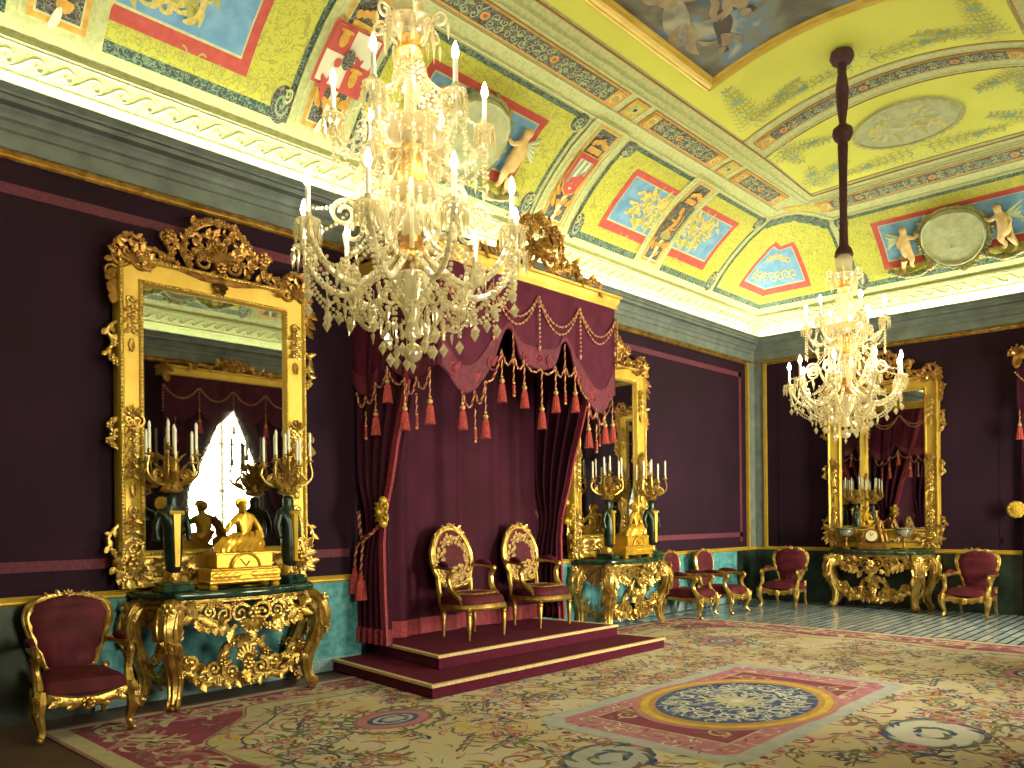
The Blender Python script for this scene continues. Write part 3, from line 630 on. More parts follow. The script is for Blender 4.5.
def putto(side, u, d, sgn, parent, s=.27):
    """small winged boy leaning towards the medallion; lifted off the cove"""
    pl = SIDE[side]
    def at(a, b, l): x, y = pl(u + sgn * a * s, d + b * s); return cp(x, y, max(.01, l * s))
    J = {'pel': (0, -.2, .28, .20), 'bel': (.05, .12, .34, .21), 'che': (.12, .5, .36, .20), 'nek': (.14, .75, .38, .10), 'hed': (.16, .98, .42, .19), 'top': (.18, 1.15, .42, .14),
         's1': (.34, .55, .45, .10), 'e1': (.62, .42, .4, .075), 'h1': (.85, .55, .3, .06), 's2': (-.14, .5, .4, .10), 'e2': (-.32, .2, .42, .075), 'h2': (-.1, -.05, .48, .06),
         'k1': (.3, -.5, .5, .13), 'a1': (.1, -.85, .3, .085), 'f1': (.25, -1.0, .34, .06), 'k2': (-.18, -.62, .36, .13), 'a2': (-.4, -1.0, .22, .085), 'f2': (-.3, -1.16, .3, .06)}
    J = {k: (*at(v[0], v[1] * .92, v[2]), v[3] * s * (1.4 if k not in ('hed', 'top', 'nek') else 1.25)) for k, v in J.items()}
    o = skin('putto', J, [('pel', 'bel'), ('bel', 'che'), ('che', 'nek'), ('nek', 'hed'), ('hed', 'top'), ('che', 's1'), ('s1', 'e1'), ('e1', 'h1'), ('che', 's2'), ('s2', 'e2'), ('e2', 'h2'), ('pel', 'k1'), ('k1', 'a1'), ('a1', 'f1'), ('pel', 'k2'), ('k2', 'a2'), ('a2', 'f2')], M['putto'], parent)
    g = G()
    for k in range(5):
        a0 = at(-.12, .5, .3); a1 = at(-.55 - .08 * k, .75 - .16 * k, .35); a2 = at(-.95 + .06 * k, .9 - .24 * k, .2); g.tube([a0, a1, a2], [.05 * s, .08 * s, .02 * s], 5)
    g.build('wing', M['wing'], parent)
M['garland'] = mat('painted_fruit_garland', '#5c7a58', .7, 0, (14, .35, .6), '#a8905a')
def medallion(side, u, r=.43, d=.62):
    pl = SIDE[side]
    mt = tag(bpy.data.objects.new('medallion', None), None); S.collection.objects.link(mt); mt.parent = ceil
    g = Cz(); g2 = Cz()
    def at(a, b, l): x, y = pl(u + a, d + b * .78); return cp(x, y, l)
    N = 40; vs = []; fs = []
    for i, (q, l) in enumerate(((0, .12), (.3, .125), (.6, .12), (.85, .11), (.93, .11), (.97, .13), (1.0, .11), (1.0, .0))):
        for k in range(N): a = 2 * PI * k / N; vs.append(at(r * q * math.cos(a), r * q * math.sin(a), l))
    for i in range(7):
        for k in range(N): k2 = (k + 1) % N; fs.append((i * N + k, i * N + k2, (i + 1) * N + k2, (i + 1) * N + k))
    G.add(g, vs, fs)
    rn = random.Random(int(u * 10))
    for a, b, L in ((-.02, .13, .07), (0, -.02, .10), (.02, -.16, .12), (.1, .04, .05), (-.1, -.04, .05)): g.ball(at(a, b, .045), L, 10, 6, 0, sx=.75, sy=.75, sz=.85)
    g.build('roundel', M['ceil_grey'], mt)
    P = [at(r * 1.07 * math.cos(a), r * 1.07 * math.sin(a), .05) for a in [2 * PI * i / 60 for i in range(61)]]; g2.tube(P, .025, 5)
    for i in range(60):
        a = 2 * PI * i / 60; low = math.sin(a) < .1
        if low or i % 3 == 0: q = r * rn.uniform(1.05, 1.2); g2.ball(at(q * math.cos(a), q * math.sin(a), .06), rn.uniform(.02, .045), 6, 4)
    for s in (-1, 1):
        for k in range(16): t = k / 15; g2.ball(at(s * (.3 + .65 * t), -.35 - .1 * math.sin(PI * t), .07), rn.uniform(.03, .06), 6, 4)
    g2.build('garland', M['garland'], mt)
    for s in (-1, 1): putto(side, u - s * .66, d - .02, s, mt)
medallion('N', -7.68); medallion('E', -3.47); medallion('S', -7.68)
# ---------------- mirrors ----------------
def make_mirror(label):
    """origin on the wall at the foot of the frame; outer width 1.72"""
    t = thing('gilt_mirror', label, 'mirror', group='tall gilt rococo mirrors')
    hw, z0, z1 = .64, .28, 2.45                 # glass half width, bottom, top (local)
    g = G(); g.frame(-hw, hw, z0, z1, [(0, -.03), (.0, -.06), (.02, -.085), (.035, -.085), (.045, -.07), (.06, -.075), (.17, -.10), (.185, -.12), (.205, -.12), (.22, -.09), (.22, 0), (0, 0)])
    g.box(-hw - .2, hw + .2, -.09, 0, -.02, .08); g.build('frame', M['gold_flat'], t)
    for o, r in ((.026, .011), (.195, .013)):
        g = G(); q = [(-hw - o, -.09 - (o > .1) * .03, z0 - o), (hw + o, -.09 - (o > .1) * .03, z0 - o), (hw + o, -.09 - (o > .1) * .03, z1 + o), (-hw - o, -.09 - (o > .1) * .03, z1 + o)]
        g.beads(q + [q[0]], .03, r); g.build('beading', M['gold'], t)
    g = G(); g.box(-hw - .01, hw + .01, -.05, -.02, z0 - .01, z1 + .01); g.build('glass', M['mirror'], t, False)
    for s in (-1, 1):                            # carved drops on the stiles
        x = s * (hw + .11)
        for zc_, n in ((2.25, 3), (1.25, 5), (.55, 3)):
            g = G()
            for k in range(n):
                z = zc_ - k * .085; g.rosette(x, z, .042, -.095, 5)
                for q in (-1, 1): g.leaf(x, z, -PI / 2 + q * .9, .085, .026, -.095, .2)
            g.scroll(x, zc_ + .06, .05, 0, 1.3, s, .012, -.1); g.leaf(x, zc_ - n * .085, -PI / 2, .12, .03, -.095, .15)
            if n == 5: g.scroll(x - .04, 1.33, .06, 1, 1.5, 1, .014, -.1); g.scroll(x + .04, 1.33, .06, 2, 1.5, -1, .014, -.1); g.shell(x, 1.36, .09, .5, 2.6, -.1, 5)
            g.build('stile_carving', M['gold'], t)
        xo = s * (hw + .215)              # pierced scrollwork down the outer edge
        for z, d in ((2.12, .30), (1.35, .22)):
            g = G(); P = g.curve([(xo, z), (xo + s * .07, z - d * .25), (xo + s * .03, z - d * .6), (xo + s * .075, z - d * .85), (xo, z - d * 1.15)], .016, 5, y=-.07); g.garnish(P, .06, .09, 3 + int(z), -.01); g.build('side_scroll', M['gold'], t)
        g = G(); P = g.curve([(xo, .5), (xo + s * .08, .38), (xo + s * .02, .22)], .016, 5, y=-.07); g.garnish(P, .06, .09, 9, -.01)
        g.build('side_scroll', M['gold'], t)
        for top in (1, 0):                         # corner cartouches
            g = G(); cx, cz, v = s * (hw + .11), (z1 + .13 if top else .19), (1 if top else -1)
            g.scroll(cx - .09, cz + v * .05, .085, PI / 2 * v, 1.5, -v, .02, -.1); g.scroll(cx + .09, cz + v * .05, .085, PI / 2 * v, 1.5, v, .02, -.1)
            g.shell(cx, cz + v * .02, .11, v * .35, v * (PI - .35), -.11, 7)
            for k in range(12): a = v * (.2 + 2.74 * k / 11); q = .08 + .07 * (k % 2); g.leaf(cx + q * math.cos(a), cz + q * math.sin(a), a + (.6 if k % 2 else -.6), .085, .028, -.11, .3)
            if top:
                P = g.curve([(cx - .14, cz), (cx - .12, cz + .17), (cx, cz + .25), (cx + .12, cz + .17), (cx + .14, cz)], .02, 5, y=-.09); g.garnish(P, .05, .085, 4, -.01, 0, .6)
                for k in range(3): g.leaf(cx + s * .12, cz - .05 - k * .08, -PI / 2 + s * (.7 - .2 * k), .15, .045, -.09, .3)
                g.scroll(cx + s * .15, cz - .07, .06, 0, 1.4, -s, .016, -.08)
            else:
                g.scroll(cx, cz + .12, .1, -PI / 2, 1.6, s, .02, -.1); g.rosette(cx, cz - .01, .07, -.12, 6)
                for k in range(6): g.leaf(cx - s * .06 - s * k * .07, cz - .03, PI * (s > 0) + s * (.45 if k % 2 else -.4), .15, .045, -.1, .25)
                for k in range(3): g.leaf(cx + s * .04, cz + .06 - .05 * k, (0 if s > 0 else PI) + s * (.8 - .7 * k), .15, .045, -.1, .3)
            g.build('corner_ornament', M['gold'] if not top else M['gold_red'], t)
    g = G(); b = z1 + .2                            # pierced crest
    g.scroll(-.13, b + .10, .12, -PI / 2, 1.5, 1, .026, -.09); g.scroll(.13, b + .10, .12, -PI / 2, 1.5, -1, .026, -.09)
    g.shell(0, b + .10, .15, .25, PI - .25, -.1, 9); g.rosette(0, b + .07, .06, -.13, 7)
    for k in range(26): a = rn.uniform(.1, PI - .1); q = rn.uniform(.16, .30); g.leaf(q * math.cos(a), b + .08 + q * math.sin(a), a + rn.uniform(-1.2, 1.2), .09, .03, -.09, .3); g.leaf(0, b + .02, -PI / 2, .22, .08, -.1, .2)
    for s in (-1, 1):
        P = g.curve([(s * .24, b + .0), (s * .31, b + .16), (s * .26, b + .34), (s * .12, b + .45), (0, b + .47)], .026, 6, y=-.08, r1=.018); g.garnish(P, .042, .10, 11 + s, -.01, 0, .55); g.garnish(P, .06, .085, 17 + s, -.02, 0, .8)
        P = g.curve([(s * .15, b + .18), (s * .17, b + .3), (s * .05, b + .38)], .02, 5, y=-.08); g.garnish(P, .045, .075, 31 + s, -.015)
        P = g.curve([(s * .26, b + .06), (s * .38, b + .22), (s * .46, b + .20), (s * .42, b + .10), (s * .54, b + .02), (s * .68, b + .05), (s * .78, b + .0)], .024, 6, y=-.08, r1=.016); g.garnish(P, .05, .10, 5 + s, -.01, 0, .35)
        g.scroll(s * .47, b + .24, .05, 0, 1.4, s, .016, -.08); g.rosette(s * .43, b + .26, .055, -.1, 5)
        P = g.curve([(s * .33, b - .01), (s * .42, b + .07), (s * .58, b + .1), (s * .7, b + .02), (s * .75, b - .03)], .022, 5, y=-.07); g.garnish(P, .06, .085, 8 + s, -.01)
    for k in range(24): a = rn.uniform(.15, PI - .15); q = rn.uniform(.1, .26); g.rosette(q * math.cos(a), b + .06 + q * math.sin(a), .03, -.12, 5)
    g.tube([(-.4, -.1, b), (-.15, -.11, b - .05), (.15, -.11, b - .05), (.4, -.1, b)], .025, 6); g.build('crest', M['gold_red'], t)
    g = G()
    for s in (-1, 1): P = g.curve([(0, .12), (s * .3, .10), (s * .55, .14)], .016, 5, y=-.1); g.garnish(P, .06, .10, 12 + s, -.01)
    g.rosette(0, .13, .08, -.12, 7); g.build('bottom_carving', M['gold'], t)
    return t
mir = make_mirror('tall gilt mirror whose glass reflects the bright curtained window'); mir.location = (-10.28, -.05, .985)
dup(mir, (-4.57, -.05, .985), 0, 'tall gilt mirror half hidden behind the tassels of the throne canopy'); dup(mir, (-.05, -2.25, .985), -PI / 2, 'tall gilt mirror on the dark end wall, behind a chandelier on a plum sleeve')
# ---------------- console tables ----------------
def make_console():
    t = thing('console_table', 'carved gilt console table with green marble top under the mirror that reflects the window', 'table', group='carved gilt console tables')
    H = .93
    def outline(hw, d, bulge):
        P = [(hw, 0), (hw, -.12), (hw - .05, -d * .55), (hw - .14, -d + .06), (hw - .2, -d + .02)]
        P += [(.36, -d - bulge * .35), (.18, -d - bulge * .9), (0, -d - bulge)]
        P = smooth([(x, y, 0) for x, y in P], 4); P = [(p[0], p[1]) for p in P]
        return [(-x, y) for x, y in P] + [(x, y) for x, y in reversed(P[:-1])]
    o = outline(.78, .54, .07); o = [(x, y - .02) for x, y in o]
    g = G(); g.prism(o, 0, 0, 0, 0, [(H - .065, .03), (H - .06, .012), (H - .04, 0), (H - .012, 0), (H, .012)]); g.build('top', M['marble'], t, angle=50)
    g = G(); o2 = outline(.75, .50, .06); g.prism([(x, y - .02) for x, y in o2], 0, 0, 0, 0, [(H - .10, .03), (H - .095, .012), (H - .08, .012), (H - .075, 0), (H - .062, 0)]); g.build('cornice', M['gold'], t, angle=50)
    front = [(q[0], q[1] - .02) for q in outline(.72, .47, .05)]
    # apron: a pierced garland hung below the cornice, along the front and both sides
    def face(P0, P1, n=1): # returns a matrix that lays XZ ornament on the vertical face P0->P1
        d = Vector((P1[0] - P0[0], P1[1] - P0[1], 0)); L = d.length; d.normalize(); nrm = Vector((d.y, -d.x, 0)); o = Vector((P0[0], P0[1], 0))
        return Matrix(((d.x, -nrm.x, 0, o.x), (d.y, -nrm.y, 0, o.y), (0, 0, 1, 0), (0, 0, 0, 1))), L
    g = G(); Mf, L = face((-.56, -.53), (.56, -.53)); g.M = Mf @ Matrix.Translation((L / 2, 0, 0))
    g.shell(0, H - .24, .13, -PI + .3, -.3, -.03, 9); g.scroll(-.1, H - .2, .09, 0, 1.5, 1, .022, -.03); g.scroll(.1, H - .2, .09, PI, 1.5, -1, .022, -.03); g.rosette(0, H - .2, .06, -.07, 6); g.leaf(0, H - .26, -PI / 2, .17, .06, -.04, .2)
    for s in (-1, 1):
        g.scroll(s * .24, H - .2, .075, PI / 2, 1.5, s, .02, -.02); g.scroll(s * .36, H - .17, .055, -PI / 2, 1.4, -s, .017, -.01)
        P = g.curve([(s * .12, H - .30), (s * .2, H - .34), (s * .30, H - .27), (s * .40, H - .25), (s * .50, H - .20), (s * .55, H - .12)], .022, 6, y=-.01); g.garnish(P, .045, .13, 3 + s, -.01, 0, .15)
        P = g.curve([(s * .06, H - .12), (s * .2, H - .13), (s * .33, H - .11), (s * .5, H - .12)], .022, 5, y=-.0); g.garnish(P, .06, .09, 5 + s, -.015, 0, .3)
        for k in range(4): g.leaf(s * (.22 + .08 * k), H - .26 + .02 * k, -PI / 2 + s * (.5 - .2 * k), .13, .045, -.02, .3)
        g.leaf(s * .47, H - .2, (PI if s > 0 else 0) - s * .0 + (-.5 if s < 0 else .5), .2, .045, -.03, .25)
    g.build('front_apron', M['gold'], t)
    for s in (-1, 1):
        g = G(); Mf, L = face((-.72, -.06), (-.6, -.48)) if s < 0 else face((.6, -.48), (.72, -.06)); g.M = Mf
        g.scroll(L * .5 - .07, H - .18, .06, 0, 1.4, 1, .018, 0); g.scroll(L * .5 + .07, H - .18, .06, PI, 1.4, -1, .018, 0); g.leaf(L * .5, H - .18, -PI / 2, .17, .055, 0, .2)
        P = g.curve([(0, H - .14), (L * .3, H - .27), (L * .5, H - .24), (L * .7, H - .27), (L, H - .14)], .02, 5, y=0); g.garnish(P, .05, .11, 7, -.01, 0, .2); g.curve([(0, H - .12), (L, H - .12)], .022, 5, y=0); g.build('side_apron', M['gold'], t)
    # legs: scrolled cabriole, knee thrown outward, volute foot
    for sx, sy in ((-1, 1), (1, 1), (-1, 0), (1, 0)):
        g = G(); a = (-PI / 4 if sy else -.15); ca, sa = math.cos(a) * sx, math.sin(a)
        bx, by = (.60, -.46) if sy else (.68, -.06)
        at = lambda o, z, w=0: (sx * bx + ca * o, by + sa * o, z)
        path = [at(.0, H - .1), at(.07, H - .17), at(.115, H - .27), at(.10, H - .38), at(.05, H - .50), at(.0, H - .62), at(-.02, H - .72), at(.0, H - .82), at(.03, H - .88), at(.045, H - .915)]
        rad = [.08, .10, .092, .08, .066, .06, .056, .045, .042, .018]
        P = smooth(path, 5); rr = [rad[min(9, i // 5)] + (rad[min(9, i // 5 + 1)] - rad[min(9, i // 5)]) * (i % 5) / 5 for i in range(len(P))]; g.tube(P, rr, 8)
        Ml = Matrix(((ca, sa * sx * 0 + (-sa), 0, sx * bx), (sa, ca, 0, by), (0, 0, 1, 0), (0, 0, 0, 1)))
        # carve the outer face: local x' tangent to the leg's front, y' outward
        tv = Vector((-sa, ca, 0)); nv = Vector((ca, sa, 0)); Mo = Matrix(((tv.x, -nv.x, 0, sx * bx), (tv.y, -nv.y, 0, by), (0, 0, 1, 0), (0, 0, 0, 1))); g.M = Mo
        g.leaf(0, H - .13, -PI / 2, .26, .085, -.145, -.12); g.leaf(-.04, H - .2, -PI / 2 - .35, .2, .055, -.13, .1); g.leaf(.04, H - .2, -PI / 2 + .35, .2, .055, -.13, .1); g.leaf(-.05, H - .36, -PI / 2 - .25, .18, .045, -.12, -.1); g.leaf(.05, H - .36, -PI / 2 + .25, .18, .045, -.12, -.1); g.ball((0, -.15, H - .22), .05, 8, 6, 0, sz=1.2)
        g.rosette(0, H - .13, .065, -.15, 6); g.shell(0, H - .36, .085, -PI + .4, -.4, -.165, 5); g.leaf(0, H - .46, -PI / 2, .2, .05, -.08, -.2)
        for k in (-1, 1): g.leaf(k * .03, H - .6, PI / 2 + k * .5, .13, .035, -.04, .2)
        g.M = None
        for w in (-1, 0, 1):
            q = [tuple(Vector(p) + tv * w * r_ * .75 + nv * r_ * (.62 if w else .95)) for p, r_ in zip(P, rr)]; g.tube(q[2:-6], .017 if w else .012, 6)
        sd = Vector((ca, sa, 0)); Ms = Matrix(((ca, -sa, 0, sx * bx), (sa, ca, 0, by), (0, 0, 1, 0), (0, 0, 0, 1))); g.M = Ms
        for w in (-.075, .075):
            g.scroll(.05, H - .2, .085, PI / 2, 1.4, -1, .022, w); g.scroll(.03, .06, .045, -PI / 2, 1.2, 1, .02, w * .5); g.scroll(-.05, H - .56, .06, 0, 1.3, -1, .018, w)
        g.M = None; g.ball(at(.045, .03), .035, 8, 5, 0, sx=1.2, sz=.8); g.build('leg', M['gold'], t)
    # stretcher: scrolled rails rising to a central shell cartouche
    g = G(); g.M = T(0, -.42, 0)
    for s in (-1, 1):
        P = g.curve([(s * .60, -.04, .24), (s * .56, -.04, .29), (s * .48, -.02, .28), (s * .42, .0, .22), (s * .34, .0, .17), (s * .24, 0, .19), (s * .14, 0, .17), (0, 0, .15)], .05, 8, flat=.8); g.curve([(p[0], -.045, p[2] + .012) for p in P[::6]], .014, 5); g.garnish(P, .06, .10, 5 + s, -.045, 0, .12)
        P = g.curve([(s * .14, 0, .2), (s * .2, 0, .33), (s * .15, 0, .45), (s * .05, 0, .5), (0, 0, .5)], .036, 7); g.garnish(P, .045, .09, 9 + s, -.03, 0, .25)
        g.scroll(s * .27, .28, .08, PI if s > 0 else 0, 1.5, s, .026, -.01); g.scroll(s * .46, .34, .085, -PI / 2, 1.5, s, .026, -.01); g.scroll(s * .13, .25, .085, PI / 2, 1.5, -s, .026, -.03)
        P = g.curve([(s * .3, 0, .24), (s * .4, 0, .32), (s * .5, 0, .33), (s * .56, 0, .42)], .032, 6); g.garnish(P, .05, .09, 13 + s, -.03, 0, .05)
    g.shell(0, .33, .11, .2, PI - .2, -.04, 9); g.rosette(0, .30, .06, -.08, 7); g.leaf(0, .27, -PI / 2, .15, .06, -.06, .2)
    for k in range(7): g.leaf(0, .44, PI * k / 6, .11, .035, -.03, .3)
    g.build('stretcher', M['gold'], t)
    for s in (-1, 1):
        g = G(); P = g.curve([(s * .62, -.42, .27), (s * .6, -.3, .2), (s * .64, -.18, .24), (s * .7, -.06, .28)], .032, 6); Ms = face((s * .62, -.42), (s * .7, -.06))[0]; g.M = Ms
        for k in range(5): g.leaf(.05 + .06 * k, .24, (1.2 if k % 2 else 4.6), .12, .035, -.01, .2)
        g.build('side_stretcher', M['gold'], t)
    return t
con = make_console(); con.location = (-10.27, -.06, .0095)
dup(con, (-4.57, -.06, .0095), 0, 'carved gilt console table with dark marble top between the throne dais and two armchairs'); dup(con, (-.06, -2.25, .002), -PI / 2, 'carved gilt console table on the end wall, carrying two silvery bowls and a bronze clock')
# ---------------- wall armchairs ----------------
M['chairvel'] = mat('chair_velvet', '#420d1a', .7, 0, (8, .35, .7), '#591626', (50, .2, .006), .15, .25)
M['chairgold'] = M['gold']
def make_armchair(label):
    t = thing('armchair', label, 'chair', group='low gilt armchairs along the walls'); Gd = M['chairgold']
    # seat
    def seat(u, v):
        x = (u - .5) * 2; y = -.34 + .60 * v; w = .285 - .05 * v; e = (1 - abs(x) ** 6) * (1 - abs(2 * v - 1) ** 6)
        return (x * (w + .005), y - .03 * (1 - x * x) * (1 - v), .32 + .105 * max(0, e) ** .5)
    g = G(); g.grid(seat, 16, 14); g.box(-.27, .27, -.33, .24, .27, .335); g.build('seat', M['chairvel'], t)
    # back: balloon outline
    half = [(.16, .42), (.185, .50), (.225, .60), (.262, .72), (.27, .80), (.245, .87), (.18, .905), (.09, .925), (0, .935)]
    bk = lambda z: .24 + .11 * (z - .40)          # rake
    H = smooth([(x, bk(z), z) for x, z in half], 4); loop = [(-x, y, z) for x, y, z in H] + list(reversed(H[:-1]))
    g = G(); n = len(loop)
    def pad(u, v):
        k = u * (len(H) - 1); i = min(int(k), len(H) - 2); f = k - i; x = H[i][0] * (1 - f) + H[i + 1][0] * f; z = H[i][2] * (1 - f) + H[i + 1][2] * f
        s = 2 * v - 1; xx = x * s * .96; dim = .012 * (math.cos(xx * 38 + z * 30) * math.cos(xx * 38 - z * 30)); return (xx, bk(z) - .035 * (1 - s * s) ** .5 - .01 + dim, z)
    g.slab(pad, 18, 12, .03); g.build('back_cushion', M['chairvel'], t)
    g = G(); g.tube(loop + [(.05, bk(.415), .415), (-.05, bk(.415), .415)], .033, 8, 0, True)
    g.tube([(x * 1.10, y - .012, z + .008) for x, y, z in loop], .013, 6); g.M = T(0, bk(.93), 0)
    g.shell(0, .93, .055, .1, PI - .1, -.01, 7); g.rosette(0, .945, .035, -.035, 5)
    for s in (-1, 1):
        P = g.curve([(0, .93), (s * .09, .945), (s * .17, .93), (s * .24, .88)], .02, 5, y=-.01); g.garnish(P, .04, .065, 3 + s, -.01, 0, .3)
    g.M = None; g.build('back_frame', Gd, t)
    for s in (-1, 1):
        g = G(); g.tube(smooth([(s * .255, .28, .60), (s * .285, .10, .605), (s * .30, -.12, .60), (s * .295, -.24, .585)], 5), [.03] * 16, 7); g.ball((s * .295, -.26, .575), .042, 8, 6, 0, sx=.8); g.M = T(s * .295, 0, 0) @ Matrix.Rotation(PI / 2, 4, 'Z')
        g.scroll(-.25, .57, .045, PI / 2, 1.3, 1, .018, 0); g.M = None
        P = smooth([(s * .295, -.25, .56), (s * .30, -.22, .50), (s * .29, -.23, .42), (s * .285, -.29, .33)], 5); g.tube(P, lambda q: .042 - .012 * math.sin(PI * q), 8); g.build('arm', Gd, t)
        g = G(); g.tube(smooth([(s * .284, .16, .635), (s * .296, .02, .64), (s * .302, -.14, .63)], 4), lambda q: .012 + .024 * math.sin(PI * q), 8); g.build('arm_pad', M['chairvel'], t)
        g = G(); P = smooth([(s * .285, -.30, .33), (s * .30, -.33, .26), (s * .295, -.325, .17), (s * .275, -.30, .08), (s * .285, -.32, .03), (s * .295, -.34, .018)], 5)
        rr = [.05, .056, .038, .024, .023, .022]; g.tube(P, [rr[min(5, i // 5)] + (rr[min(5, i // 5 + 1)] - rr[min(5, i // 5)]) * (i % 5) / 5 for i in range(len(P))], 8)
        g.ball((s * .295, -.345, .022), .022, 7, 5); g.M = T(s * .30, -.33, 0, s * .5); g.leaf(0, .30, -PI / 2, .13, .035, -.035, .05); g.rosette(0, .30, .03, -.045, 5); g.build('leg', Gd, t)
        g = G(); P = smooth([(s * .24, .24, .42), (s * .24, .24, .28), (s * .235, .27, .12), (s * .24, .31, .012)], 4); g.tube(P, lambda q: .03 - .012 * q, 7); g.build('leg', Gd, t)
    g = G()
    P = g.curve([(-.285, -.31, .31), (-.22, -.335, .29), (-.12, -.35, .262), (0, -.355, .25), (.12, -.35, .262), (.22, -.335, .29), (.285, -.31, .31)], .04, 8, flat=.7)
    for s in (-1, 1): g.curve([(s * .285, -.31, .29), (s * .28, -.05, .27), (s * .24, .24, .29)], .028, 7)
    g.curve([(-.24, .25, .29), (.24, .25, .29)], .025, 6); g.M = T(0, -.365, 0); g.rosette(0, .245, .05, -.01, 7); g.ball((0, -.04, .245), .025, 8, 5)
    for s in (-1, 1):
        for k in range(3): g.leaf(s * (.05 + .055 * k), .25 + .012 * k, (0 if s > 0 else PI) + s * (-.35 + .4 * (k % 2)), .1, .03, .005, .1)
        g.scroll(s * .2, .275, .03, 0, 1.3, s, .011, 0)
    g.M = None; g.build('apron', Gd, t)
    return t
ch = make_armchair('gilt armchair with dark red buttoned back, alone beside the console table nearest the camera'); ch.location = (-11.57, -.47, .0095); ch.rotation_euler = (0, 0, -.13)
dup(ch, (-3.10, -.46, .0095), .12, 'gilt armchair with crimson seat standing against the console table next to the dais')
dup(ch, (-2.20, -.50, 0), .05, 'gilt armchair with crimson seat on the throne wall, between another armchair and the room corner')
dup(ch, (-.92, -.98, 0), -PI / 2 + .08, 'gilt armchair on the end wall between the room corner and the console table')
dup(ch, (-.50, -3.63, 0), -PI / 2 - .05, 'gilt armchair on the end wall between the console table and the door hanging')
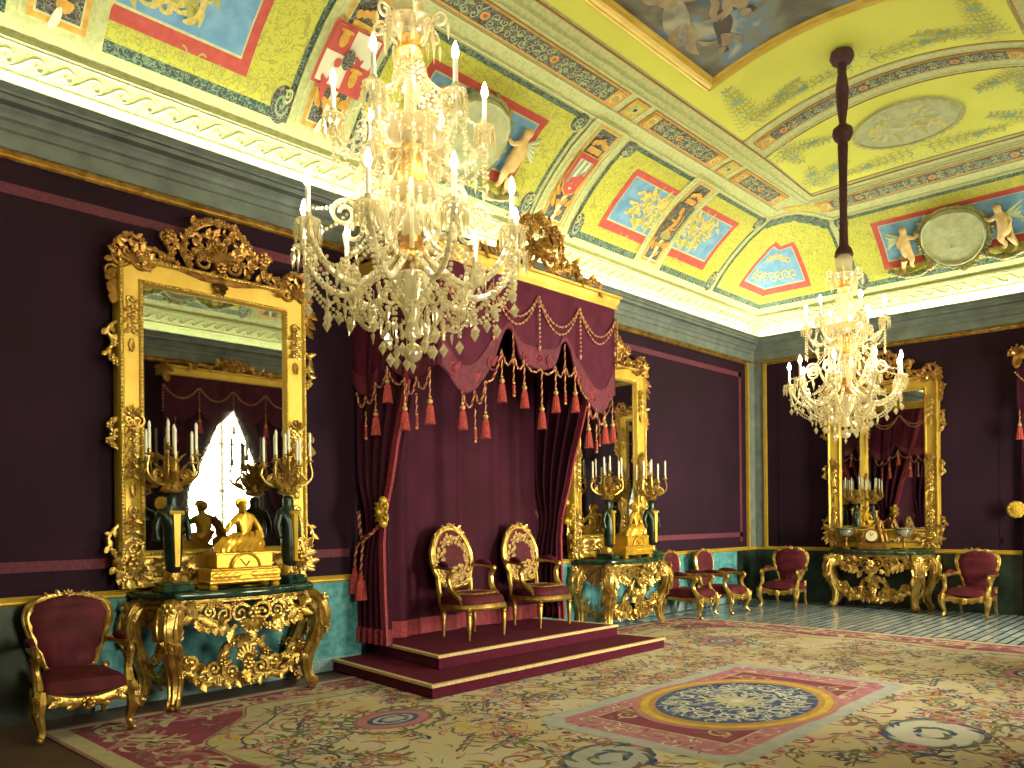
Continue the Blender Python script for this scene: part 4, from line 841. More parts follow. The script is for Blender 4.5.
# ---------------- thrones ----------------
M['embro'] = mat('gold_embroidery', '#7a5a30', .5, .3, (40, .4, .6), '#bf9c5e', (80, .4, .006))
def make_throne(label):
    t = thing('throne_chair', label, 'chair', group='pair of thrones'); Gd = M['gold']
    g = G()
    def seat(u, v):
        a = 2 * PI * u; c_, s_ = math.cos(a), math.sin(a); k = (abs(c_) ** 3.2 + abs(s_) ** 3.2) ** (-1 / 3.2); x = .30 * c_ * k; y = -.06 + .27 * s_ * k
        prof_ = [(1, .325), (1.03, .36), (1.03, .40), (.96, .435), (.8, .455), (.5, .47), (.2, .475), (0, .476)]; f = v * 7; i = min(int(f), 6); q = f - i
        r = prof_[i][0] * (1 - q) + prof_[i + 1][0] * q; return (x * r, -.06 + (y + .06) * r, prof_[i][1] * (1 - q) + prof_[i + 1][1] * q)
    g.grid(seat, 32, 14); g.build('seat', M['chairvel'], t)
    g = G(); P = [seat(i / 40, 0) for i in range(41)]; P = [(x * 1.02, y, .325) for x, y, z in P]; g.tube(P[:-1], .03, 8, 0, True, flat=1.2); g.tube([(x * 1.03, y * 1.03, .35) for x, y, z in P[:-1]], .012, 5, 0, True); g.beads([(x * 1.06, y * 1.04 - .01, .325) for x, y, z in P], .035, .01); g.build('seat_rail', Gd, t)
    g = G(); P = [seat(i / 48, .62) for i in range(49)]; rn = random.Random(2)
    for i, p in enumerate(P): 
        if i % 1 == 0: g.ball((p[0], p[1], p[2] + .004), rn.uniform(.02, .034), 6, 4, 0, sz=.4)
    g.build('seat_embroidery', M['embro'], t)
    # oval back, slightly raked, standing on two short uprights
    by = lambda z: .21 + .16 * (z - .48)
    N = 40; ov = []
    for i in range(N): a = 2 * PI * i / N; x = .285 * math.cos(a); z = .80 + .335 * math.sin(a); z = max(z, .515 + .12 * abs(x)); ov.append((x * (1 - .12 * max(0, (.8 - z) / .33)), by(z), z))
    g = G(); g.tube(ov, .032, 8, 0, True); g.tube([(x * .9, y - .02, .80 + (z - .80) * .9) for x, y, z in ov], .013, 5, 0, True); g.beads([(x, y - .03, z) for x, y, z in ov + ov[:1]], .03, .012)
    g.M = T(0, by(1.13), 0)
    g.shell(0, 1.125, .07, .2, PI - .2, -.01, 7)
    for s in (-1, 1): P = g.curve([(0, 1.14), (s * .08, 1.15), (s * .16, 1.11), (s * .22, 1.03)], .014, 5, y=-.01); g.garnish(P, .04, .06, 5, -.01)
    g.M = None
    for s in (-1, 1): g.tube([(s * .22, .20, .33), (s * .225, .21, .45), (s * .235, by(.6), .60)], .028, 7)
    g.build('back_frame', Gd, t)
    g = G()
    def pad(u, v):
        k = (u * N) % N; i = int(k) % N; f = k - int(k); p = Vector(ov[i]).lerp(Vector(ov[(i + 1) % N]), f); r = .98 * (1 - v); x, z = p.x * r, .80 + (p.z - .80) * r; return (x, by(z) - .012 - .04 * math.sqrt(max(0, 1 - r * r)), z)
    g.grid(pad, 40, 8); g.grid(lambda u, v: (lambda q: (q[0], by(q[2]) + .02, q[2]))(pad(u, v)), 40, 3); g.build('back_cushion', M['chairvel'], t)
    g = G(); rn = random.Random(9)
    for i in range(N * 3):
        a = 2 * PI * i / (N * 3); r = rn.uniform(.55, .88); p = pad(i / (N * 3), 1 - r); g.ball((p[0], p[1] - .004, p[2]), rn.uniform(.014, .03), 6, 4, 0, sy=.35)
    for k in range(40): p = (rn.uniform(-.1, .1), 0, rn.uniform(.54, .74)); g.ball((p[0], by(p[2]) - .05, p[2]), rn.uniform(.014, .03), 6, 4, 0, sy=.35)
    g.build('back_embroidery', M['embro'], t)
    for s in (-1, 1):
        g = G(); g.tube(smooth([(s * .255, by(.72), .73), (s * .29, .12, .735), (s * .31, -.02, .72), (s * .305, -.06, .71)], 5), .02, 7); g.ball((s * .305, -.075, .705), .035, 8, 5)
        g.tube(smooth([(s * .305, -.07, .70), (s * .31, -.03, .62), (s * .295, -.06, .50), (s * .28, -.16, .42), (s * .275, -.2, .36)], 5), lambda q: .024 + .008 * math.sin(PI * q), 8); g.build('arm', Gd, t)
        g = G(); g.tube(smooth([(s * .27, .17, .765), (s * .298, .06, .77), (s * .31, -.03, .75)], 4), lambda q: .01 + .024 * math.sin(PI * q), 8); g.build('arm_pad', M['crimson'], t)
        for y in (-.27, .15):
            g = G(); x = s * (.255 if y < 0 else .225); g.lathe([(.012, 0), (.018, .012), (.014, .03), (.019, .06), (.030, .24), (.026, .25), (.036, .265), (.036, .275), (.028, .285), (.033, .30), (.033, .335)], 10, 0, (x, y, 0)); g.build('leg', Gd, t)
    return t
# ---------------- dais ----------------
ds_ = thing('throne_dais', 'two-step crimson carpeted dais with gold edging under the thrones', 'dais', (-7.5, 0, 0))
M['dais'] = mat('dais_carpet', '#4a0d26', .85, 0, (30, .35, .65), '#58132f', None, .1, .2); M['dais_trim'] = mat('gold_braid_edge', '#c0a06c', .6, .0, (60, .4, .6), '#dcc494')
for nm, P, z0, z1 in (('lower_step', [(-9.29, -1.775), (-5.84, -1.795), (-6.02, -.05), (-9.08, -.05)], .012, .125), ('upper_step', [(-8.79, -1.29), (-6.04, -1.29), (-6.18, -.05), (-8.61, -.05)], .125, .25)):
    P = [(x + 7.5, y) for x, y in P]; g = G(); g.prism(P, z0, z1, .006); st = g.build(nm, M['dais'], ds_, angle=30)
    g = G(); Q = inset(P, -.012); R = inset(P, .03); n = 3
    for a, b in ((3, 0), (0, 1), (1, 2)): g.prism([Q[a], Q[b], R[b], R[a]], z1 - .022, z1 + .006, .003)
    g.build('gold_edging', M['dais_trim'], st, False)
th = make_throne('oval-backed crimson and gold throne on the dais, nearer the red side curtain'); th.location = (-7.75, -.60, .256)
dup(th, (-6.63, -.58, .256), 0, 'oval-backed crimson and gold throne on the dais, nearer the console table and armchairs')
# ---------------- canopy ----------------
cn = thing('throne_canopy', 'crimson velvet throne canopy with gilded crest, tassels and tied side curtains', 'canopy', (-7.42, 0, .262))
hw, D, zb, O = 1.35, 1.31, 3.88 - .25, -.25
def pl_(P, z0=0): return P
g = G(); prof_c = [(-.02, 0), (.03, .0), (.035, .02), (.02, .03), (.03, .05), (.05, .09), (.055, .115), (.07, .12), (.075, .145), (0, .16), (-.05, .16), (-.05, .0)]
n = len(prof_c); vs = []; fs = []
for x, y, sx, sy in ((-hw, 0, -1, 0), (-hw, -D, -1, -1), (hw, -D, 1, -1), (hw, 0, 1, 0)):
    for o, z in prof_c: vs.append((x + sx * o, y + sy * o, zb + z))
for k in range(3):
    for i in range(n): fs.append((k * n + i, (k + 1) * n + i, (k + 1) * n + (i + 1) % n, k * n + (i + 1) % n))
fs += [tuple(range(n)), tuple(range(4 * n - 1, 3 * n - 1, -1))]; g.add(vs, fs); g.box(-hw + .0, hw, -D, 0, zb + .10, zb + .12)
g.build('cornice', M['gold_flat'], cn, angle=30)
g = G(); g.M = T(0, -D - .04, 0); b = zb + .15
for s in (-1, 1):
    P = g.curve([(s * .12, b), (s * .3, b + .12), (s * .34, b + .30), (s * .22, b + .46), (0, b + .52)], .03, 6, y=0, r1=.02); g.garnish(P, .04, .12, 3 + s, -.01, 0, .45); g.garnish(P, .05, .13, 13 + s, -.03, 0, .45)
    P = g.curve([(s * .3, b + .02), (s * .45, b + .14), (s * .58, b + .17), (s * .62, b + .08), (s * .75, b + .03), (s * .92, b + .08), (s * 1.02, b + .0)], .024, 6, y=0, r1=.014); g.garnish(P, .045, .11, 5 + s, -.01, 0, .35); g.garnish(P, .07, .10, 25 + s, -.02)
    g.scroll(s * .16, b + .14, .13, PI / 2, 1.5, s, .028, -.02); g.scroll(s * .5, b + .07, .06, 0, 1.4, s, .018, 0)
    P = g.curve([(s * .1, b + .2), (s * .2, b + .3), (s * .1, b + .42)], .022, 5, y=-.03); g.garnish(P, .05, .1, 7 + s, -.02, 0, .5)
rn = random.Random(3)
for k in range(30): a = rn.uniform(.2, PI - .2); q = rn.uniform(.1, .42); g.rosette(.75 * q * math.cos(a), b + .05 + q * math.sin(a), .042, -.04, 5)
g.shell(0, b + .1, .2, .2, PI - .2, -.05, 9); g.ball((0, -.08, b + .2), .09, 10, 7); g.build('crest', M['gold_red'], cn)
for s in (-1, 1):
    g = G(); g.M = Matrix.Translation((s * (hw + .04), 0, 0)) @ Matrix.Rotation(PI / 2 * s, 4, 'Z')
    P = g.curve([(-.9 * s + .2, b), (-.75 * s, b + .12), (-.5 * s, b + .04), (-.3 * s, b + .1), (-.1 * s, b)], .024, 6, y=0); g.garnish(P, .05, .11, 8, -.01); g.build('side_crest', M['gold_red'], cn)
def contour(P): 
    Q = smooth([(x, 0, z) for x, z in P], 5)
    def f(x):
        for a, b in zip(Q, Q[1:]):
            if a[0] <= x <= b[0] and b[0] > a[0]: return a[2] + (b[2] - a[2]) * (x - a[0]) / (b[0] - a[0])
        return Q[0][2] if x < Q[0][0] else Q[-1][2]
    return f
half_ = [(0, 3.02), (.14, 3.03), (.25, 3.08), (.33, 3.19), (.39, 3.33), (.445, 3.37), (.50, 3.30), (.56, 3.17), (.66, 3.00), (.8, 2.80), (.93, 2.70), (1.06, 2.66), (1.18, 2.74), (1.28, 2.84), (1.36, 2.9)]
fb = contour([(-x, z) for x, z in reversed(half_)] + half_[1:])
sb = contour([(-.01, 2.9), (.12, 2.77), (.26, 2.71), (.40, 2.78), (.50, 2.98), (.56, 3.05), (.62, 2.98), (.76, 2.86), (.98, 2.80), (1.15, 2.84), (1.32, 2.9)])
fold = lambda x: .012 * math.sin(x * 21) + .008 * math.sin(x * 9 + 1)
g = G(); g.slab(lambda u, v: ((lambda x, zz: (x, -D - .005 + fold(x) * (1 - v) ** .5, zb + .02 + (zz + O - zb - .02) * (1 - v)))(-hw + 2 * hw * u, fb(-hw + 2 * hw * u))), 90, 14, .012)
g.build('lambrequin', M['crimson'], cn)
for s in (-1, 1):
    g = G(); g.slab(lambda u, v: ((lambda y, zz: (s * (hw + .0 + fold(y) * (1 - v)), -y, zb + .02 + (zz + O - zb - .02) * (1 - v)))(D * u, sb(D * u))), 44, 14, .012); g.build('side_lambrequin', M['crimson'], cn)
# appliqued bright velvet along the lower edge, bound with braid
g = G(); g.slab(lambda u, v: (lambda x: (x, -D - .016 + fold(x), fb(x) + O + .012 + (.05 + .20 * max(0, min(1, (3.30 - fb(x)) / .35))) * v))(-hw + .02 + (2 * hw - .04) * u), 90, 4, .008); g.build('lower_applique', M['applique'], cn)
for s in (-1, 1):
    g = G(); g.slab(lambda u, v: (lambda y: (s * (hw + .014 + fold(y)), -y, sb(y) + O + .012 + (.04 + .14 * max(0, min(1, (3.05 - sb(y)) / .3))) * v))(.02 + (D - .04) * u), 44, 3, .008); g.build('lower_applique', M['applique'], cn)
def cord(g, P, r=.011): # twisted cord: two strands
    P = [Vector(p) for p in P]; L = 0
    for ph, mi in ((0, 0), (PI, 1)):
        Q = []; L = 0
        for i, p in enumerate(P):
            if i: L += (p - P[i - 1]).length
            d = (P[min(i + 1, len(P) - 1)] - P[max(i - 1, 0)]).normalized(); u = d.orthogonal().normalized(); w = d.cross(u); a = L * 75 + ph; Q.append(tuple(p + (u * math.cos(a) + w * math.sin(a)) * r * .6))
        g.tube(Q, r * .75, 4, mi)
def dense(P, n): 
    P = [Vector(p) for p in P]; out = []
    for a, b in zip(P, P[1:]):
        for k in range(n): out.append(tuple(a.lerp(b, k / n)))
    return out + [tuple(P[-1])]
CD = [M['cordgold'], M['crimson_bright']]
def tassel(parent, x, y, z, s=1., top=None, big=True):
    """z = middle of the skirt; hangs on its own cord from z=top"""
    g = G()
    if big:
        g.lathe([(.0, -.10 * s), (.042 * s, -.10 * s), (.036 * s, -.02 * s), (.026 * s, .06 * s), (.02 * s, .075 * s)], 12, 0, (x, y, z))
        for k in range(12): a = 2 * PI * k / 12; g.tube([(x + .024 * s * math.cos(a), y + .024 * s * math.sin(a), z + .06 * s), (x + .046 * s * math.cos(a), y + .046 * s * math.sin(a), z - .108 * s)], .007 * s, 4)
        o = g.build('tassel', M['tassel'], parent); g = G(); g.ball((x, y, z + .10 * s), .027 * s, 8, 6); g.ball((x, y, z + .14 * s), .015 * s, 7, 5)
    else:
        g.lathe([(.0, -.05), (.02, -.045), (.012, .0), (.018, .03), (.008, .05)], 8, 0, (x, y, z)); o = g.build('tassel', M['tassel'], parent); g = G(); g.ball((x, y, z + .06), .015, 7, 5); g.ball((x, y, z - .065), .016, 7, 5)
    g.build('tassel_head', M['cordgold'], o); top = top or z + .4
    g = G(); cord(g, dense([(x, y, z + (.14 if big else .07) * s), (x, y, top)], max(4, int((top - z) / .012))), .008); g.build('tassel_cord', CD, o)
yF = -D - .045
for s in (-1, 1):
    for x, z, bg in ((.02, 2.51, True) if s > 0 else (None, 0, 0), (.245, 2.70, True), (.40, 2.77, False), (.57, 2.73, True), (.80, 2.36, True), (1.10, 2.42, True), (.94, 2.28, False)):
        if x is None: continue
        tassel(cn, s * x, yF, z + O, 1, (fb(s * x) + O - .01) if bg or x < .5 else fb(x) + O - .17, bg)
for s in (-1, 1):
    xs = s * (hw + .05)
    for y, z, bg in ((.27, 2.36, False), (.43, 2.42, True), (.62, 2.72, True), (.88, 2.43, True), (1.05, 2.40, False), (1.24, 2.46, True)): tassel(cn, xs, -y, z + O, 1, sb(y) + O - (.01 if bg else .15), bg)
for s in (-1, 1):
    g = G()
    for a, b, dr in ((.0, .245, .07), (.245, .40, .12), (.40, .57, .12), (.57, .80, .10), (.80, .94, .16), (.94, 1.10, .16)):
        ca, cb = (s * a, yF, min(fb(a), 3.12) + O - .0), (s * b, yF, min(fb(b), 3.12) + O)
        cord(g, sag(ca, cb, dr, 26), .010)
    g.build('festoon_cord', CD, cn); g = G(); xs = s * (hw + .05)
    for a, b, dr in ((.12, .27, .12), (.27, .43, .12), (.43, .62, .1), (.62, .88, .1), (.88, 1.05, .15), (1.05, 1.24, .15)): cord(g, sag((xs, -a, min(sb(a), 2.95) + O), (xs, -b, min(sb(b), 2.95) + O), dr, 26), .010)
    g.build('festoon_cord', CD, cn)
# beaded garlands high on the velvet
for s in (-1, 1):
    for x, z in ((.68, 2.98), (.92, 2.80), (1.18, 2.86)):
        g = G(); g.M = T(0, -D - .022, 0); g.scroll(s * x, z + O + .02, .075, s, 1.5, s, .010, 0); g.leaf(s * x, z + O, PI / 2 + s * .7, .13, .03, 0, .0); g.build('applique_scroll', M['crimson_bright'], cn)
for x in (-.2, .0, .2): g = G(); g.M = T(0, -D - .022, 0); g.scroll(x, 3.12 + O, .07, x * 9, 1.5, 1, .010, 0); g.build('applique_scroll', M['crimson_bright'], cn)
M['bead'] = mat('gold_and_crimson_bead', '#8c4a3c', .45, .2, (60, .4, .6), '#c49468')
for k in range(4):
    g = G(); x0, x1 = -1.35 + .675 * k, -1.35 + .675 * (k + 1)
    for dr in (.26, .34): q = sag((x0, -D - .03, 3.77 + O), (x1, -D - .03, 3.77 + O), dr, 24); g.beads(q, .055, .015); g.tube(q, .006, 4)
    g.build('bead_garland', M['bead'], cn)
for k in range(5):
    g = G(); x = -1.35 + .675 * k; g.beads([(x, -D - .04, 3.8 + O), (x, -D - .04, 3.28 + O)], .045, .017); g.gem((x, -D - .04, 3.25 + O), .02, .05, .03); g.build('bead_drop', M['bead'], cn)
for s in (-1, 1):
    for k in range(2):
        g = G(); y0, y1 = .65 * k, .65 * (k + 1)
        for dr in (.24, .31): g.beads(sag((s * (hw + .03), -y0, 3.77 + O), (s * (hw + .03), -y1, 3.77 + O), dr, 24), .034, .015)
        g.build('bead_garland', M['bead'], cn)
# backcloth and tied side curtains
fd = lambda x: .045 * math.sin(x * 9.5) + .02 * math.sin(x * 17 + 1) + .012 * math.sin(x * 31)
g = G(); g.slab(lambda u, v: (lambda x: (x, -.105 + fd(x) * (.75 + .25 * v), .01 + (zb) * v))(-1.29 + 2.58 * u), 150, 8, .01); g.build('back_curtain', M['crimson_dark'], cn)
g = G(); g.slab(lambda u, v: (lambda x: (x, -.13 + fd(x) * .75, .0 + .17 * v))(-1.29 + 2.58 * u), 150, 2, .01); g.build('back_fringe', M['crimson_bright'], cn)
for s in (-1, 1):
    def lead(z):  # leading edge (distance from wall) by height
        P = [(0, .50), (.55, .47), (1.0, .46), (1.3, .50), (1.6, .60), (2.0, .70), (2.4, .83), (3.0, 1.0), (3.7, 1.18)]
        for (a, ya), (b_, yb) in zip(P, P[1:]):
            if z <= b_: return ya + (yb - ya) * (z - a) / (b_ - a)
        return 1.2
    def back(z): return .04 + .12 * math.exp(-((z - 1.2) / .35) ** 2)
    def side(u, v):
        z = .01 + (zb - .02) * v; y = back(z) + (lead(z) - back(z)) * u; w = .045 * (1 - .55 * math.exp(-((z - 1.2) / .3) ** 2)); return (s * (hw - .03 + w * math.sin(u * 30) - .0), -y, z)
    g = G(); g.slab(side, 60, 40, .01); cu = g.build('side_curtain', M['crimson_dark'], cn)
    g = G(); g.slab(lambda u, v: (lambda z: (s * (hw - .03) + s * .035, -(lead(z) - .005 + .075 * (u - .6)), z))(.0 + (zb - .02) * v), 2, 40, .03); g.build('curtain_border', M['crimson_bright'], cu)
    g = G(); g.slab(lambda u, v: (s * (hw - .03 + .05 * math.sin(u * 30)) + s * .012, -(.04 + .46 * u), .0 + .15 * v), 60, 1, .012); g.build('curtain_fringe', M['crimson_bright'], cu)
    g = G(); g.M = T(s * (hw + .05), -.53, 1.31, PI / 2 * -1 if s < 0 else PI / 2)
    g.shell(0, 0, .10, 0, 2 * PI - .7, -.01, 9); g.rosette(0, 0, .06, -.03, 6)
    for k in range(4): g.leaf(0, 0, PI / 4 + k * PI / 2, .14, .05, -.0, .1)
    g.ball((0, -.05, 0), .035, 8, 6); g.ball((0, .0, .11), .045, 8, 5); g.ball((0, .0, -.11), .045, 8, 5); g.build('tieback_boss', M['gold_flat'], cu)
    g = G(); cord(g, dense(smooth([(s * (hw + .0), -.50, 1.24), (s * (hw + .07), -.36, 1.10), (s * (hw + .06), -.2, 1.06), (s * (hw + .0), -.06, 1.32)], 6), 4), .016)
    cord(g, dense(smooth([(s * (hw + .06), -.30, 1.08), (s * (hw + .08), -.24, 1.0), (s * (hw + .08), -.2, .70)], 6), 3), .013); cord(g, dense(smooth([(s * (hw + .06), -.26, 1.08), (s * (hw + .07), -.12, .95), (s * (hw + .08), -.10, .74)], 6), 3), .013); g.build('tieback_cord', CD, cu)
    for y, z in ((.2, .56), (.10, .62)):
        g = G(); g.lathe([(0, -.12), (.055, -.12), (.05, -.02), (.04, .06), (.025, .09), (.03, .11), (.012, .14)], 12, 0, (s * (hw + .08), -y, z))
        for k in range(14): a = 2 * PI * k / 14; g.tube([(s * (hw + .08) + .036 * math.cos(a), -y + .036 * math.sin(a), z + .07), (s * (hw + .08) + .058 * math.cos(a), -y + .058 * math.sin(a), z - .125)], .008, 4)
        g.build('tieback_tassel', M['tassel'], cu)
# ---------------- candelabra ----------------
def make_candelabrum(label):
    t = thing('candelabrum', label, 'candelabrum', group='dark bronze figure candelabra'); B = M['bronze']
    g = G(); g.box(-.125, .125, -.115, .115, 0, .05, 0, .008); g.box(-.105, .105, -.098, .098, .05, .075, 0, .006); g.build('plinth', M['marble'], t)
    g = G()
    g.lathe([(.075, .07), (.08, .085), (.055, .10), (.04, .13), (.03, .16)], 12)
    for k in range(6): g.M = Matrix.Rotation(2 * PI * k / 6, 4, 'Z') @ T(0, -.055, 0); g.leaf(0, .08, PI / 2, .14, .04, 0, -.25)
    g.M = None
    g.build('gilt_foot', M['gold'], t)
    J = {'hip': (0, -.012, .40, .082), 'leg': (0, -.015, .24, .072), 'ank': (0, -.015, .11, .062), 'bel': (0, -.012, .50, .078), 'che': (0, -.014, .60, .086), 'nek': (0, -.005, .675, .04), 'hed': (0, -.01, .735, .055), 'crn': (0, 0, .79, .05),
         's1': (.095, 0, .63, .038), 'e1': (.135, .0, .51, .028), 'h1': (.125, -.03, .40, .022), 's2': (-.095, 0, .63, .038), 'e2': (-.135, .0, .51, .028), 'h2': (-.125, -.03, .40, .022)}
    o = skin('bronze_figure', J, [('hip', 'leg'), ('leg', 'ank'), ('hip', 'bel'), ('bel', 'che'), ('che', 'nek'), ('nek', 'hed'), ('hed', 'crn'), ('che', 's1'), ('s1', 'e1'), ('e1', 'h1'), ('che', 's2'), ('s2', 'e2'), ('e2', 'h2')], B, t); baked(o)
    g = G(); vs = [(sx * w, y, z) for z, w in ((.20, .018), (.62, .028)) for sx, y in ((-1, -.098), (1, -.098), (1, -.04), (-1, -.04))]; g.add(vs, [(0, 1, 5, 4), (1, 2, 6, 5), (2, 3, 7, 6), (3, 0, 4, 7), (3, 2, 1, 0), (4, 5, 6, 7)]); g.tube([(-.06, -.085, .63), (.06, -.085, .63)], .018, 6); g.build('gilt_panel', M['gold_flat'], t)
    g = G(); g.lathe([(.05, .79), (.075, .80), (.08, .815), (.06, .825), (.075, .84), (.05, .85), (.03, .87), (.05, .90), (.06, .93), (.035, .96), (.02, 1.0), (.035, 1.04), (.02, 1.07)], 12); 
    for k in range(8): a = 2 * PI * k / 8; g.M = Matrix.Rotation(a, 4, 'Z') @ T(0, -.02, 0); g.leaf(0, .86, PI / 2, .17, .04, -.02, .5); g.leaf(0, .98, PI / 2, .13, .03, -.01, .6); g.leaf(0, .90, -PI / 2, .1, .03, -.03, .4)
    g.M = None; g.build('branch_socket', M['gold'], t)
    A = [(2 * PI * k / 6 + .25, .20, 1.04 + (.05 if k % 2 else 0)) for k in range(6)] + [(.9, .085, 1.12), (.9 + PI, .085, 1.14)]
    for a, r, z in A:
        g = G(); ca, sa = math.cos(a), math.sin(a); P = smooth([(.02 * ca, .02 * sa, .90), (r * .45 * ca, r * .45 * sa, .86), (r * .9 * ca, r * .9 * sa, .90), (r * 1.1 * ca, r * 1.1 * sa, .97), (r * ca, r * sa, z)], 5); g.tube(P, lambda q: .014 - .005 * q, 6)
        g.M = Matrix.Rotation(a + PI / 2, 4, 'Z') @ Matrix.Rotation(0, 4, 'X'); g.M = Matrix.Rotation(a, 4, 'Z'); g.scroll(r * .6, .93, .045, 0, 1.3, 1, .009, 0); g.leaf(r * .5, .875, .5, .1, .025, 0, .1); g.leaf(r * .85, .92, 2.2, .08, .02, 0, .1); g.M = None
        g.lathe([(.008, z - .01), (.035, z), (.037, z + .008), (.014, z + .012), (.018, z + .03), (.016, z + .045)], 10, 0, (r * ca, r * sa, 0)); b = g.build('branch', M['gold'], t)
        g = G(); h = .16 if r > .1 else .13; g.lathe([(.012, z + .04), (.012, z + .04 + h), (.010, z + .045 + h), (.014, z + .06 + h), (.011, z + .085 + h), (.002, z + .105 + h)], 8, 0, (r * ca, r * sa, 0)); g.build('candle', M['candle'], b)
    return t
TT = .9405
ca_ = make_candelabrum('dark bronze figure candelabrum with unlit white candles, nearest the lone buttoned armchair'); ca_.location = (-10.83, -.40, TT)
dup(ca_, (-9.78, -.39, TT), .3, 'dark bronze figure candelabrum before the window-reflecting mirror, on the canopy side of the gold clock')
dup(ca_, (-5.00, -.40, TT), .2, 'dark bronze figure candelabrum on the table beside the dais, on its throne side')
dup(ca_, (-3.98, -.41, TT), -.2, 'dark bronze figure candelabrum on the table beside the dais, on its armchair side')
# ---------------- gold figure clocks ----------------
def make_clock(label, m, m2, fig=True):
    t = thing('figure_clock', label, 'clock', group='gilt figure clocks')
    for x in (-.28, .28):
        for y in (-.10, .08): g = G(); g.lathe([(.035, 0), (.042, .015), (.03, .035), (.04, .05)], 10, 0, (x, y, 0)); g.build('foot', m, t)
    g = G(); g.box(-.32, .32, -.13, .11, .045, .075, 0, .008); g.box(-.31, .31, -.125, .10, .075, .15, 0, .005); g.box(-.30, .30, -.12, .10, .15, .17, 0, .008); g.box(-.25, .25, -.11, .09, .17, .285, 0, .006); g.box(-.26, .26, -.115, .095, .28, .30, 0, .006)
    g.build('case', m2, t)
    g = G(); g.M = T(0, -.125, 0); P = [(.26 * (k / 16 * 2 - 1), .112) for k in range(17)]; g.beads([(x, -.0, z) for x, z in P], .02, .008)
    for s in (-1, 1):
        for k in range(4): g.leaf(s * (.05 + .06 * k), .112, (0 if s > 0 else PI), .08, .03, .0, .05)
    g.build('frieze_relief', m, t)
    g = G(); g.M = T(0, -.115, .175)
    N = 20; arc = [(.125 * math.cos(PI * i / N), -.012, .115 * math.sin(PI * i / N)) for i in range(N + 1)]; g.tube(arc, .013, 6); vs = [(0, -.006, 0)] + [(x * .95, -.006, z * .95) for x, y, z in arc]; g.add(vs, [(0, i + 2, i + 1) for i in range(N)])
    d = g.build('dial_arch', m2, t); g = G(); g.M = T(0, -.128, .175); g.tube([(0, 0, .01), (-.05, 0, .07)], .004, 4); g.tube([(0, 0, .01), (.03, 0, .05)], .005, 4); g.build('hand', M['gold_dark'], d)
    if fig:
        J = {'pel': (.03, -.02, .38, .062), 'bel': (.045, -.02, .46, .050), 'che': (.035, -.03, .55, .058), 'nek': (.025, -.035, .63, .03), 'hed': (.015, -.05, .69, .044), 'top': (.01, -.045, .735, .036),
             's1': (.105, -.03, .59, .034), 'e1': (.17, -.03, .50, .026), 'h1': (.19, -.06, .40, .022), 's2': (-.04, -.04, .585, .034), 'e2': (-.12, -.07, .52, .025), 'h2': (-.17, -.10, .47, .021),
             'k1': (-.11, -.07, .41, .052), 'a1': (-.20, -.06, .34, .033), 'f1': (-.26, -.08, .325, .022), 'k2': (-.06, -.01, .42, .052), 'a2': (-.15, .0, .34, .034), 'f2': (-.21, -.02, .325, .024), 'ns': (.008, -.098, .685, .009)}
        o = skin('reclining_figure', J, [('pel', 'bel'), ('bel', 'che'), ('che', 'nek'), ('nek', 'hed'), ('hed', 'top'), ('hed', 'ns'), ('che', 's1'), ('s1', 'e1'), ('e1', 'h1'), ('che', 's2'), ('s2', 'e2'), ('e2', 'h2'), ('pel', 'k1'), ('k1', 'a1'), ('a1', 'f1'), ('pel', 'k2'), ('k2', 'a2'), ('a2', 'f2')], m, t, 2); baked(o)
        g = G()
        for k in range(9): a = PI * k / 8; g.ball((.012 + .04 * math.cos(a), -.035, .715 + .022 * math.sin(a)), .02, 6, 4)
        g.ball((.02, .0, .70), .045, 8, 6); g.build('hair', m, o)
        g = G(); rn = random.Random(4)
        for k in range(7): x0 = .14 - .05 * k; g.tube(smooth([(x0, -.06, .47 - .012 * k), (x0 - .03, -.11, .40), (x0 - .08, -.10, .34), (x0 - .1, -.11, .30)], 4), lambda q: .022 + .012 * math.sin(PI * q), 6)
        g.tube(smooth([(.11, .0, .60), (.16, .03, .52), (.2, .02, .42), (.17, -.02, .31)], 4), .03, 7); g.build('drapery', m, o)
        g = G(); g.grid(lambda u, v: (-.25 + .5 * u, -.10 + .19 * v, .295 + (.10 + .06 * math.sin(u * 5 + .5)) * math.sin(PI * min(1, max(0, u))) ** .6 * math.sin(PI * v) ** .5), 16, 8); g.ball((.17, .0, .36), .07, 8, 6); g.ball((-.2, -.03, .33), .05, 8, 6)
        g.tube([(-.14, -.10, .31), (-.145, -.095, .42), (-.12, -.09, .56)], .008, 5); g.build('rock', m, t)
    return t
M['gold_clock'] = mat('bright_fire_gilding', '#c8962a', .3, .5, (14, .35, .65), '#e0b040', (45, .3, .008))
ck = make_clock('bright gold mantel clock with a reclining figure, before the mirror that reflects the window', M['gold_clock'], M['gold_clock']); ck.location = (-10.28, -.44, TT)
dup(ck, (-4.48, -.42, TT), 0, 'bright gold mantel clock with a reclining figure, on the table between dais and armchairs')
ec = thing('mantel_clock', 'bronze mantel clock with a round pale dial on the end wall console table', 'clock', (-.36, -2.21, TT), -PI / 2)
g = G(); g.box(-.23, .23, -.09, .09, 0, .03, 0, .006); g.box(-.21, .21, -.08, .08, .03, .10, 0, .008); g.build('base', M['gold_dark'], ec)
g = G(); g.M = Matrix.Translation((-.02, 0, .22)) @ Matrix.Rotation(PI / 2, 4, 'X'); g.lathe([(.0, -.06), (.10, -.06), (.11, -.03), (.11, .05), (.095, .065), (.088, .06)], 24); g.M = None
g.M = T(-.02, -.03, 0); g.leaf(-.08, .12, 2.4, .14, .05, 0, .1); g.leaf(.08, .12, .7, .14, .05, 0, .1)
for s in (-1, 1): g.scroll(s * .13, .15, .05, 0, 1.4, s, .016, 0)
g.build('drum', M['gold_dark'], ec)
